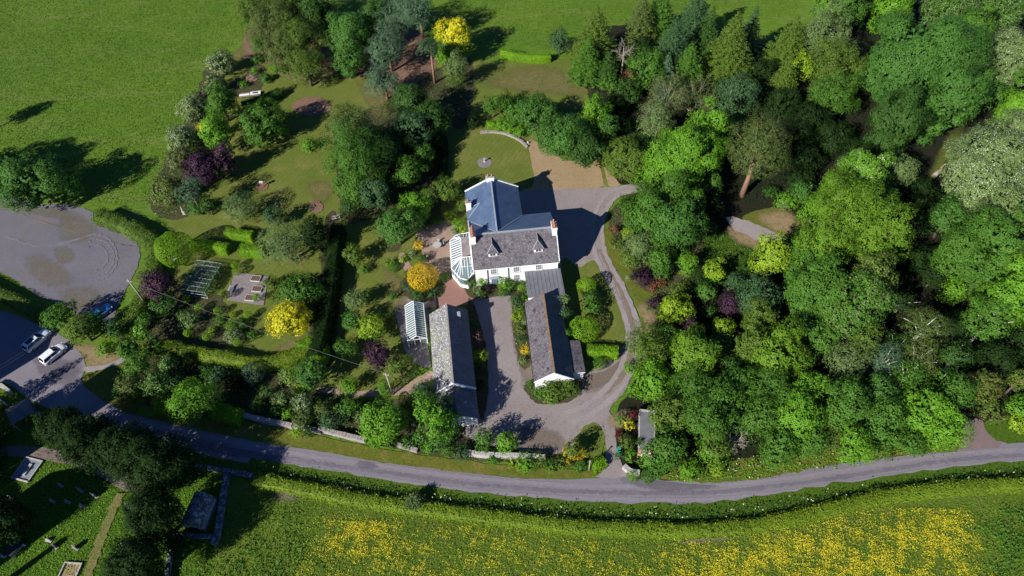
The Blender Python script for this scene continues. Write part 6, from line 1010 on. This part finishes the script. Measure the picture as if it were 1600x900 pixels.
PE = [
 # court lawn trees
 (806, 175, 26, 'bG', 6, 'mid green tree at the left of the court group'), (842, 178, 34, 'bE', 8, 'emerald tree in the court group'), (880, 215, 44, 'bE', 9, 'large emerald sycamore over the straw lawn'), (915, 235, 30, 'bD', 8, 'deep green tree beside the straw lawn'), (930, 180, 25, 'bB', 8, 'bright topped tree at the right of the court group'), (950, 200, 18, 'bE', 7, 'emerald tree next to the bright topped one'), (785, 195, 16, 'sB', 3, 'bright shrub above the curved wall'), (770, 165, 18, 'fG', 5, 'thin green tree throwing shade on the upper lawn'), (790, 155, 15, 'fO', 4, 'thin olive bush left of the court group'), (812, 205, 15, 'sB', 2.4, 'bright shrub behind the curved wall'), (740, 190, 14, 'sK', 3, 'dark shrub left of the curved wall'),
 (978, 248, 39, 'bO', 7, 'round olive tree at the end of the straw lawn'), (875, 66, 18, 'bT', 6, 'round grey-blue bush at the end of the bright clipped hedge'), (897, 75, 7, 'sWw', 2.6, 'small whitish flowering shrub at the field edge'),
 # spruces and pines across the top
 (930, 62, 35, 'cO', 14, 'olive spruce at the left of the conifer belt'), (918, 95, 25, 'cG', 10, 'shorter green spruce in front of the olive one'), (1000, 40, 28, 'cN', 14, 'grey-brown spruce behind the dead one'), (1050, 80, 34, 'cT', 14, 'blue-green spruce in the conifer belt'), (1030, 30, 30, 'cG', 13, 'green spruce on the top edge'), (1085, 35, 32, 'cT', 14, 'blue spruce near the top edge'), (1075, 110, 28, 'cG', 12, 'green spruce below the blue one'), (1140, 80, 38, 'cO', 16, 'tall light olive spruce standing clear'), (1170, 60, 20, 'cT', 13, 'slim blue spruce behind the olive one'), (1105, 60, 22, 'cD', 13, 'dark spruce in the belt'), (1232, 72, 32, 'cO', 13, 'olive spruce right of the shadowed gap'), (1225, 125, 22, 'cO', 10, 'lower olive spruce right of the gap'), (1010, 110, 30, 'bG', 9, 'soft green tree below the spruces'), (985, 140, 22, 'bD', 6, 'dark shrub mass beside the upper lawn'), (955, 130, 19, 'bG', 5, 'green bush at the right end of the upper lawn'), (1040, 120, 18, 'cU', 10, 'pale blue young spruce'), (950, 108, 16, 'cD', 8, 'dark small spruce next to the dead one'), (985, 120, 15, 'sC', 2.4, 'reddish brown shrub in the shade'),
 (1075, 240, 52, 'bB', 12, 'large bright green tree in the middle of the wood'), (1110, 205, 35, 'bB', 11, 'bright green tree left of the tall pine'), (1035, 265, 34, 'bB', 9, 'fresh green tree above the drive end'), (1025, 195, 28, 'fW', 8, 'pale grey-green tree with bare twigs'), (1150, 150, 33, 'bT', 9, 'blue-green tree above the tall pine'),
 (1182, 235, 50, 'wN', 18, 'tall olive pine with long bare trunk'), (1110, 285, 20, 'bG', 6, 'small green tree at the foot of the tall pine'),
 (1225, 165, 28, 'bK', 8, 'dark tree in the shaded hollow'), (1265, 190, 35, 'bK', 8, 'blackish tree in the shaded hollow beside the oak'), (1255, 105, 20, 'bL', 7, 'small lime tree between the spruces and the oak'), (1285, 60, 38, 'fW', 11, 'soft grey-green larch near the top'), (1300, 110, 38, 'fO', 11, 'soft olive larch left of the great oak'), (1300, 150, 34, 'fG', 9, 'feathery green tree below the larch'), (1325, 20, 32, 'bG', 11, 'green tree at the top edge over the oak'), (1290, 10, 22, 'bB', 9, 'bright green tree at the top edge'), (1390, 15, 34, 'bB', 11, 'light green tree behind the great oak'), (1480, 12, 40, 'fGc', 12, 'blossom-specked green tree at the top right'), (1560, 25, 40, 'fGc', 12, 'blossom-specked tree in the top right corner'),
 (1430, 100, 92, 'bE', 17, 'great dark oak filling the upper right'), (1400, 190, 42, 'bD', 13, 'lower left limb tree of the oak group'), (1480, 160, 45, 'bE', 14, 'right-hand tree of the oak group'), (1575, 95, 40, 'bWc', 12, 'pale flecked tree at the right edge beside the oak'), (1540, 145, 25, 'bE', 8, 'shaded green bush right of the oak'), (1590, 170, 28, 'bB', 9, 'bright green tree at the right edge'), (1520, 50, 30, 'bG', 12, 'green tree above the oak shade'),
 (1555, 275, 78, 'bWw', 15, 'huge whitish blossoming chestnut at the right'), (1590, 215, 34, 'bWw', 12, 'blossoming tree at the right edge above the chestnut'),
 (1345, 280, 40, 'bBc', 11, 'pale flowered green tree right of the hollow'), (1308, 300, 30, 'bB', 9, 'bright green tree beside the hollow'), (1410, 270, 22, 'fW', 9, 'slim pale grey-green tree'), (1375, 320, 26, 'bG', 9, 'green tree behind the great lime-olive tree'), (1440, 215, 18, 'sE', 3, 'small bush in front of the clearing'),
 (1550, 390, 64, 'bG', 14, 'large green tree under the chestnut'), (1500, 400, 36, 'bG', 11, 'green tree left of the large one at the right'), (1580, 470, 45, 'bB', 12, 'bright green tree on the right edge'), (1545, 500, 32, 'bG', 9, 'green tree right of the birch shade'), (1490, 455, 20, 'bB', 6, 'small bright tree in the right shade'), (1515, 445, 24, 'bD', 6, 'dark bush in the right shade'),
 (1325, 345, 66, 'fJ', 15, 'great lime-olive feathery tree'), (1368, 375, 48, 'fJ', 14, 'right half tree of the lime-olive group'), (1285, 385, 44, 'fJB', 13, 'lower left tree of the lime-olive group'), (1280, 455, 52, 'bG', 12, 'wide green tree below the lime-olive group'), (1330, 480, 50, 'bGk', 12, 'dusky flecked green tree in the centre right'), (1360, 440, 36, 'bOk', 12, 'brownish flecked tree right of the centre'), (1255, 420, 30, 'bG', 9, 'green tree beneath the lime round one'),
 (1205, 405, 34, 'bL', 8, 'lime round tree at the end of the woodland drive'), (1230, 315, 20, 'sB', 2.5, 'bright shrub above the woodland drive'), (1224, 320, 10, 'sWw', 2, 'white flowering shrub by the woodland drive'), (1255, 300, 22, 'bE', 5, 'emerald bush above the drive grass'), (1270, 330, 22, 'bB', 6, 'bright bush right of the drive grass'), (1245, 372, 14, 'sG', 2.5, 'green shrub at the end of the drive'), (1205, 300, 14, 'sD', 2, 'dark shrub at the shade edge of the drive'),
 (1445, 510, 36, 'wN', 11, 'weeping birch with white trunk'), (1435, 560, 30, 'wN', 9, 'lower weeping birch below the larger birch'), (1380, 565, 28, 'wU', 9, 'soft blue-green tree left of the birches'), (1320, 570, 34, 'wW', 9, 'grey-green round tree in the lower wood'), (1415, 590, 25, 'fG', 8, 'feathery tree between the birches and the lane'),
 (1534, 600, 32, 'hOr', 7, 'reddish pink flushed tree beside the side track'), (1545, 640, 24, 'sOr', 4, 'brownish shrub below the reddish tree'), (1592, 595, 16, 'bOr', 6, 'tree with orange-red tips at the right edge'), (1590, 660, 18, 'sL', 2.4, 'lime shrub at the right edge above the lane'), (1592, 635, 20, 'sB', 4, 'green shrub at the right edge'), (1560, 560, 38, 'bK', 7, 'dark tree in the shade behind the reddish tree'), (1490, 560, 28, 'bD', 7, 'dark green tree beside the birches'), (1592, 540, 30, 'bK', 8, 'dark tree at the right edge above the reddish tree'),
 # island and shrubs east of the drive
 (1020, 335, 46, 'bG', 9, 'large green tree beside the drive bend'), (1055, 350, 42, 'bE', 9, 'emerald tree behind the drive border'), (1045, 310, 36, 'bG', 9, 'green tree next to the drive end'), (983, 322, 20, 'bOB', 5, 'olive-green shrub at the drive bend'), (1080, 320, 24, 'bG', 7, 'green tree next to the tall pine foot'), (960, 358, 8, 'sC', 2, 'small copper shrub at the drive edge'), (963, 381, 13, 'sOr', 2.4, 'orange-tinged shrub at the drive edge'), (982, 365, 12, 'sL', 2.8, 'lime shrub behind the orange-tinged one'), (997, 388, 24, 'fW', 6, 'grey-green feathery conifer in the drive border'), (985, 405, 17, 'bO', 4.5, 'olive shrub below the feathery conifer'), (1033, 405, 24, 'bG', 5, 'mid green shrub in the drive border'), (1035, 425, 16, 'sE', 3, 'emerald shrub above the purple dome'), (1075, 412, 18, 'fB', 5, 'light green star-shaped shrub'), (1114, 425, 20, 'bLB', 5, 'yellow-lime small tree between the glade and the drive border'), (1005, 433, 20, 'sP', 2.4, 'dark purple dome beside the drive lawn'), (1031, 440, 13, 'sC', 2, 'copper red shrub right of the purple dome'), (1020, 448, 10, 'sC', 1.4, 'low reddish shrub below the purple dome'), (982, 434, 6, 'sWw', 1.5, 'white flowering plant left of the purple dome'),
 (1022, 475, 15, 'sPG', 2.6, 'purple and green shrub on the lawn strip'), (1056, 482, 27, 'bL', 5.5, 'bright lime tree beside the lawn strip'), (1078, 512, 17, 'bP', 4.5, 'blackish purple bush below the lime tree'), (1078, 497, 8, 'sC', 3, 'copper shrub tucked beside the lime tree'), (1140, 476, 21, 'bP', 5, 'dark purple bush in the hollow'), (1128, 517, 21, 'bLB', 5.5, 'lime topped bush in the dark hollow'), (1150, 445, 20, 'bT', 5, 'teal bush above the purple bush'), (1187, 468, 36, 'bT', 8, 'blue-green round tree in the hollow'), (1110, 490, 12, 'sE', 2, 'small emerald shrub in the hollow'), (1065, 455, 18, 'sO', 3, 'olive shrub behind the lawn strip'), (1125, 540, 20, 'bE', 5, 'emerald bush under the lime topped one'), (1085, 460, 14, 'sK', 2.5, 'dark shrub in the hollow'), (1040, 512, 14, 'sD', 2.4, 'dark green shrub at the drive side'),
 # wood along the lane
 (1010, 545, 32, 'fO', 7, 'olive feathery tree beside the drive'), (1045, 530, 20, 'fG', 6, 'green feathery tree above the lane wood'), (1085, 555, 40, 'bJ', 8, 'olive round tree in the lane wood'), (1020, 595, 36, 'bB', 6, 'bright green shrub mass beside the drive'), (985, 575, 12, 'sB', 2, 'fresh shrub at the inner bend of the drive'), (990, 610, 14, 'sB', 2, 'bright shrub at the outer bend of the drive'),
 (1085, 610, 36, 'fG', 9, 'green feathery tree behind the garage'), (1050, 650, 34, 'bO', 7, 'olive tree overhanging the garage'), (1100, 655, 38, 'fG', 9, 'tall green tree in the lane wood'), (1045, 700, 36, 'bG', 6, 'leafy tree between garage and lane'), (1125, 625, 30, 'bG', 9, 'green tree left of the dark cleft'), (1115, 700, 28, 'bOB', 6, 'olive bright tree on the lane edge'), (1080, 735, 20, 'sB', 2.5, 'bright shrub mass at the lane edge'), (1030, 730, 20, 'sG', 2.6, 'green shrub mass at the lane edge near the entrance'), (1120, 732, 12, 'sL', 2, 'lime flowering shrub at the lane edge'), (1010, 720, 14, 'sB', 2.2, 'fresh shrub below the garage'),
 (1215, 550, 46, 'bJ', 9, 'broad yellow-olive tree in the middle wood'), (1175, 540, 26, 'bO', 8, 'olive tree left of the yellow-olive one'), (1160, 600, 28, 'bG', 8, 'green tree above the lane wood cleft'), (1190, 500, 27, 'bO', 8, 'olive tree under the blue-green one'), (1200, 610, 38, 'fG', 9, 'green tree right of the cleft'), (1185, 655, 34, 'bG', 8, 'green tree beside the dead branches'), (1240, 650, 40, 'bB', 9, 'bright green tree over the lane wood'), (1215, 700, 32, 'bG', 6, 'green tree at the lane edge, middle'), (1265, 610, 32, 'bB', 8, 'bright tree right of the middle wood'), (1265, 690, 26, 'bG', 6, 'green tree left of the pale dead twigs'),
 (1320, 640, 40, 'bG', 9, 'green tree in the right lane wood'), (1365, 615, 32, 'bE', 8, 'emerald tree in the right lane wood'), (1330, 695, 30, 'bB', 7, 'bright tree hanging over the lane'), (1380, 660, 38, 'bG', 8, 'green tree in the middle of the right lane wood'), (1440, 640, 44, 'bB', 9, 'large bright tree in the right lane wood'), (1475, 670, 34, 'bB', 8, 'bright tree overhanging the lane by the side track'), (1490, 620, 28, 'bG', 8, 'green tree left of the reddish tree'), (1425, 690, 26, 'sG', 3, 'green shrub mass on the lane bank'), (1375, 700, 22, 'sO', 2.2, 'olive shrub mass on the lane bank'), (1285, 530, 30, 'bG', 8, 'dark green tree under the wide green one'), (1250, 520, 26, 'bE', 7, 'emerald tree in the shaded middle'), (1300, 610, 18, 'bT', 6, 'teal bush between the middle trees'), (1400, 545, 22, 'bD', 7, 'dark tree left of the birch'), (1350, 535, 24, 'bO', 8, 'olive tree above the grey-green one'), (1465, 600, 20, 'bG', 6, 'green bush at the foot of the lower birch'),
 (1140, 575, 20, 'bD', 6, 'dark bush in the cleft of the lane wood'), (1150, 665, 20, 'bD', 5, 'dark bush behind the dead branches'), (1560, 345, 40, 'bW', 13, 'pale green lower crown below the chestnut'), (1480, 340, 26, 'bE', 8, 'emerald tree at the left foot of the chestnut'),
]
PE += [(1300, 215, 34, 'bK', 6, 'low blackish tree in the depth of the upper hollow'), (1345, 245, 30, 'bK', 6, 'dark shaded tree under the lower limb of the oak'), (1262, 245, 28, 'bK', 5, 'dark shaded tree right of the tall pine'), (1395, 240, 24, 'bK', 5, 'dark shaded bush between slim tree and oak'), (1250, 280, 22, 'bK', 4, 'dark bush above the emerald bush of the drive'),  # mostly dark understorey; blackish leaves stand in for the hollows' shade
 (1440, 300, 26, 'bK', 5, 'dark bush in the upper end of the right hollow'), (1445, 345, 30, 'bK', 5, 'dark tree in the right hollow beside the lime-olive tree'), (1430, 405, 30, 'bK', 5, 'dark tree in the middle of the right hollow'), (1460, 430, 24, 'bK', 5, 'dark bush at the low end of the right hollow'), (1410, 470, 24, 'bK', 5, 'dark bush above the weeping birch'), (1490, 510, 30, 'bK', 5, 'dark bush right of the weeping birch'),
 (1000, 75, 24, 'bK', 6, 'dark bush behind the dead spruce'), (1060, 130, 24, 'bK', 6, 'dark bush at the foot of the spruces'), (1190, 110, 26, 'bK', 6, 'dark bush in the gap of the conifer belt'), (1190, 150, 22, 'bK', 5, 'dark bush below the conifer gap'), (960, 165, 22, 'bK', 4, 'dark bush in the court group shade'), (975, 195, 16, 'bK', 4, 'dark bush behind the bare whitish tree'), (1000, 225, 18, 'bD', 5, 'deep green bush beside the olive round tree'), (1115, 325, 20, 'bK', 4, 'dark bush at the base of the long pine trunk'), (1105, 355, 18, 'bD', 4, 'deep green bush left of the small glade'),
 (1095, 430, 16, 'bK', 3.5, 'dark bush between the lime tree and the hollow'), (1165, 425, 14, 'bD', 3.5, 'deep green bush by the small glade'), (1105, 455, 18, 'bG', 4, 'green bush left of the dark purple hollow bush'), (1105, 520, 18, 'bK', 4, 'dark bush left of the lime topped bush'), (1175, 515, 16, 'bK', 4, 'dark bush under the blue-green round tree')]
for a in PL+PE:
    if a[5] == 'x': continue
    if a in PE and a[3][0] in 'bf' and a[2] >= 24 and a[0] > 990 and 'K' not in a[3] and a[1] < 560: a = (a[0], a[1], a[2]*1.05, a[3], a[4]*1.14)+a[5:]
    plant(*a)
for px, py, r, h, lb, mt, lc, nl in ((1040, 160, 36, 10, 'half dead tree with bare pale twigs in the wood', BARK_PALE, 'N', 12), (1090, 150, 30, 9, 'second half dead tree with pale twigs beside the spruces', BARK_PALE, 'N', 10), (975, 75, 18, 12, 'dead grey spruce standing between green ones', BARK_PALE, None, 9), (1150, 690, 18, 5, 'dead brown branches at the lane edge', BARK_PALE, None, 10), (1300, 680, 16, 6, 'pale dead twigs beside the lane wood', BARK_PALE, 'O', 9), (1020, 180, 18, 8, 'bare whitish branching tree above the olive round tree', BARK_PALE, None, 9), (648, 785, 9, 1.6, 'pale twiggy bush on the lane hedge', BARK_PALE, 'W', 10)):
    dead_tree(px, py, r, h, lb, mt, nl, leafcol=lc)
# birch trunks and the long trunk of the pine
# ------------------------------------------------------------------ clipped hedges
hedge([(150, 330), (178, 341), (215, 358), (238, 378), (238, 405), (230, 440), (215, 470), (200, 500), (188, 520)], 3.0, 2.0, 'O', 'wide rough hedge curving round the gravel car park', round_=.6, rough=.35, leaf=.22, fuzz=.12)
hedge([(-40, 435), (0, 455), (35, 474), (62, 492)], 1.8, 1.6, 'O', 'hedge between the car park and the lane at the left', rough=.2, leaf=.2, fuzz=.1)
hedge([(783, 76), (810, 82), (835, 85), (860, 84)], 2.0, 1.8, 'H', 'bright clipped hedge between lawn and upper field', round_=.5, leaf=.18)
hedge([(377, 160), (400, 153), (425, 143), (436, 138)], 2.0, 2.0, 'D', 'dark clipped hedge shading the cold frame', round_=.5)
hedge([(352, 358), (372, 362), (393, 364)], 1.7, 1.9, 'H', 'small bright hedge block nearest the grey-green willow', smooth=False, leaf=.14)
hedge([(300, 376), (330, 380), (354, 384)], 1.7, 1.9, 'H', 'half shaded hedge block left of the middle gap', smooth=False, leaf=.14)
hedge([(374, 385), (410, 388)], 2.0, 1.9, 'H', 'bright square hedge block under the olive-grey tree', smooth=False, leaf=.14)
hedge([(525, 350), (520, 390), (514, 440), (505, 490), (494, 535), (488, 552)], 2.6, 2.6, 'K', 'tall shade-darkened hedge dividing the kitchen garden from the lawn', round_=.6, rough=.25, leaf=.2)  # blackish leaf colour replaces the shade of neighbouring trees
hedge([(235, 536), (262, 537), (288, 543), (318, 550), (350, 554), (385, 562), (410, 563), (440, 556), (470, 545), (490, 535)], 2.3, 2.0, 'V', 'long curving clipped hedge below the kitchen garden', round_=.6, rough=.2, leaf=.17)
hedge([(462, 540), (490, 530), (500, 545), (490, 560)], 2.6, 2.1, 'H', 'rounded end of clipped hedge beside the yellow tree', round_=.7, rough=.2)
hedge([(330, 638), (352, 643), (374, 648)], 2.2, 1.9, 'H', 'bright block of hedge at the end of the roadside wall', smooth=False, rough=.18)
hedge([(240, 628), (268, 640)], 1.8, 1.6, 'H', 'lower bright hedge beside the shaded lane', smooth=False, rough=.2)
hedge([(918, 543), (940, 544), (966, 546)], 2.1, 1.7, 'H', 'straight clipped hedge beside the drive and large dome', smooth=False, round_=.5)
hedge([(926, 727), (944, 716)], 1.8, 1.3, 'H', 'striped clipped shrub at the corner of the drive entrance', smooth=False, round_=.6)
hedge([(690, 210), (692, 240), (688, 275)], 1.8, 1.6, 'K', 'dark hedge down the left of the court lawn', round_=.5)
hedge([(760, 190), (785, 192), (800, 200)], 1.6, 1.5, 'H', 'bright hedge above the curved garden wall', round_=.5)
hedge([(396, 747), (440, 754), (500, 766), (560, 778), (640, 789), (720, 799), (812, 810), (900, 820), (1000, 824), (1080, 826), (1165, 820), (1250, 804), (1337, 783), (1430, 766), (1520, 757), (1620, 752), (1760, 744)], 2.0, 1.25, 'V', 'long trimmed field hedge following the south side of the lane', round_=.35, rough=.22, leaf=.2, fuzz=.09, dens=.8)
# the big clipped dome
SEED[0] += 1; plant(912, 515, 23, 'tH', 3.6, 'largest clipped green dome beside the lean-to store')
TB = [(367, 414, 'H', 'upper ball topiary beside the kitchen paving'), (369, 424, 'H', 'second topiary ball just below the upper one'), (353, 460, 'K', 'topiary ball at the left corner of the paving'), (400, 465, 'H', 'topiary ball at the lower right corner of the paving'), (290, 467, 'H', 'olive topiary ball left by the fruit cage'), (310, 481, 'H', 'topiary ball below the fruit cage'), (340, 486, 'H', 'topiary ball left in the lower row'), (387, 492, 'H', 'topiary ball at the right of the lower row'), (293, 520, 'H', 'topiary ball at the left of the bottom row'), (322, 526, 'H', 'topiary ball in the middle of the bottom row'), (370, 535, 'H', 'topiary ball at the right of the bottom row')]
for px, py, c, lb in TB: plant(px, py, 6.2, 't'+c, 1.75, lb, 'clipped topiary balls in the kitchen garden')
# ------------------------------------------------------------------ uncountable low growth
WOOD = [(960, 60), (1130, 60), (1230, 90), (1290, 30), (1400, -10), (1640, -30), (1640, 680), (1590, 685), (1500, 640), (1400, 700), (1240, 722), (1060, 746), (1000, 738), (1025, 640), (1000, 600), (1010, 540), (1050, 500), (1090, 440), (1100, 380), (1060, 300), (1020, 280), (980, 200), (960, 120)]
DRV = [[(1120, 320), (1225, 315), (1260, 350), (1240, 390), (1160, 400), (1120, 380)], [(1440, 210), (1515, 200), (1520, 260), (1450, 290)]]
cover('undergrowth', WOOD, 36000, 'K', .38, .55, 'undergrowth darkened for shade on the floor of the wood', DRV, 1, .7)  # leaf colour blackened to stand in for deep shade
cover('glade_grass', [(1100, 400), (1090, 370), (1130, 362), (1170, 385), (1180, 400), (1150, 430), (1110, 425)], 1500, 'G', .3, .2, 'rough grass in the small glade', (), 2, .8)
cover('verge_weeds', [(1050, 752), (1150, 752), (1200, 744), (1330, 721), (1450, 707), (1496, 701), (1490, 680), (1400, 685), (1200, 716), (1040, 735)], 5000, 'B', .24, .35, 'fresh weeds along the wood side of the lane', (), 3, .8, 'c', .03)
cover('verge_weeds', [(500, 676), (570, 692), (690, 710), (800, 720), (930, 738), (925, 728), (800, 712), (690, 700), (570, 682)], 3500, 'E', .22, .4, 'weeds growing along the foot of the roadside wall', (), 33, .8)
cover('verge_weeds', [(390, 655), (455, 669), (500, 680), (500, 674), (455, 663), (395, 650)], 1500, 'E', .2, .4, 'weeds under the left stretch of roadside wall', (), 34, .8)
cover('cow_parsley', [(385, 730), (480, 744), (600, 764), (730, 782), (850, 793), (1000, 801), (1120, 798), (1250, 780), (1370, 762), (1500, 744), (1620, 735), (1620, 742), (1500, 752), (1370, 770), (1250, 790), (1120, 808), (1000, 812), (850, 804), (730, 793), (600, 775), (480, 754), (385, 738)], 15000, 'D', .26, .75, 'cow parsley and weeds on the shaded bank of the lane', (), 4, .8, 'c', .05)
MEA = [(395, 765), (520, 782), (660, 806), (820, 827), (1000, 842), (1110, 842), (1340, 799), (1620, 770), (1720, 930), (280, 930), (330, 860), (350, 800)]
cover('meadow_grass', MEA, 60000, 'J', .18, .2, 'rough grass of the south meadow', (), 5, .8)
cover('meadow_weeds', [(340, 860), (380, 800), (470, 790), (520, 900), (500, 940), (280, 940)], 2600, 'G', .30, .4, 'dark weeds in the left of the meadow', (), 6, .8, patch=.7, soft=2)
cover('meadow_weeds', [(1520, 830), (1560, 790), (1640, 800), (1640, 940), (1530, 940), (1510, 870)], 3500, 'G', .30, .4, 'dark weeds in the right of the meadow', (), 66, .8, patch=.6, soft=2)
BC = [(500, 812), (700, 820), (850, 842), (1000, 854), (1187, 842), (1337, 812), (1487, 793), (1525, 824), (1500, 930), (440, 930), (490, 850)]
cover('buttercups', BC, 26000, 'Y', .10, .32, 'yellow buttercups scattered across the meadow', (), 7, .45, 'y', .75, asp=.8, patch=1.3, soft=1.3, cut=.35)
cover('buttercups', [(1060, 870), (1187, 845), (1337, 812), (1487, 795), (1525, 826), (1510, 930), (1000, 930)], 26000, 'Y', .10, .32, 'dense yellow buttercups in the right half of the meadow', (), 8, .45, 'y', .75, asp=.8, patch=.9, soft=1.6, cut=.15)
cover('buttercups', [(520, 815), (590, 818), (620, 850), (560, 870), (510, 850)], 3600, 'Y', .10, .32, 'dense patch of buttercups at the left of the meadow', (), 9, .45, 'y', .75, asp=.8, patch=1.1, soft=1.5)
FLD = [(-20, -40), (400, -40), (385, 60), (335, 90), (290, 180), (255, 270), (240, 320), (150, 320), (110, 300), (-20, 290)]
cover('field_grass', FLD, 60000, 'F', .30, .12, 'grass of the upper field', (), 10, .5)
cover('field_grass', [(700, -40), (1260, -40), (1240, 30), (1000, 30), (900, 60), (880, 80), (740, 60), (720, 20)], 22000, 'F', .30, .12, 'grass of the field beyond the conifers', (), 101, .5)
cover('churchyard_grass', [(-20, 700), (60, 690), (180, 720), (290, 730), (350, 745), (335, 850), (270, 930), (-20, 930)], 32000, 'B', .2, .16, 'uncut grass between the graves', (), 11, .7)
cover('ground_cover', [(215, 560), (300, 560), (400, 575), (440, 620), (580, 632), (560, 670), (380, 650), (240, 635)], 7000, 'D', .28, .5, 'low planting in the shaded lower garden', [[(410, 590), (450, 590), (450, 612), (410, 615)]], 12, .8)
cover('ground_cover', [(530, 190), (600, 160), (720, 120), (735, 170), (690, 200), (690, 330), (690, 345), (640, 350), (610, 385), (585, 345), (540, 345), (525, 260)], 9000, 'D', .3, .5, 'low planting beneath the central tree belt', (), 13, .8)
cover('ground_cover', [(950, 350), (985, 300), (1080, 300), (1100, 400), (1090, 470), (1010, 455), (975, 400)], 5000, 'G', .26, .4, 'low planting in the drive border', (), 14, .8)
cover('ground_cover', [(232, 470), (300, 455), (350, 480), (390, 505), (395, 528), (330, 540), (240, 530)], 2600, 'G', .2, .3, 'low planting in the kitchen beds', (), 15, .8)
cover('ground_cover', [(250, 345), (300, 330), (345, 240), (352, 130), (330, 110), (285, 200), (235, 300)], 6000, 'G', .28, .45, 'low growth under the row along the field', (), 16, .8, 'c', .03)
cover('border_flowers', [(800, 445), (828, 450), (832, 480), (832, 560), (815, 572), (804, 520)], 1500, 'G', .18, .35, 'flowers and low plants in the yard border', (), 17, .8, 'c', .1)
cover('border_flowers', [(825, 600), (845, 598), (905, 600), (900, 615), (880, 627), (840, 627), (824, 612)], 900, 'E', .2, .35, 'low plants round the foot of the gable shrub', (), 18, .8)
# off-frame neighbours whose shade reaches the picture
for a in ((-60, 265, 55, 'bG', 12, 'tree left of the picture beside the upper field'), (-45, 175, 20, 'bG', 9, 'tree left of the picture in the field edge'), (1660, 430, 60, 'bG', 13, 'tree right of the picture in the wood'), (1660, 250, 60, 'bW', 13, 'blossoming tree right of the picture'), (1650, 120, 50, 'bG', 12, 'green tree right of the picture'), (1655, 560, 45, 'bG', 10, 'tree right of the picture near the lane'), (-45, 668, 26, 'cD', 10, 'pointed conifer left of the picture beside the lychgate'), (-60, 640, 26, 'cD', 10, 'second pointed conifer left of the picture beside the lychgate'), (-48, 715, 26, 'cD', 9, 'third pointed conifer left of the picture by the churchyard path')):
    plant(*a)
church('unseen stone church with tower, guessed from its shadow at the lower left')
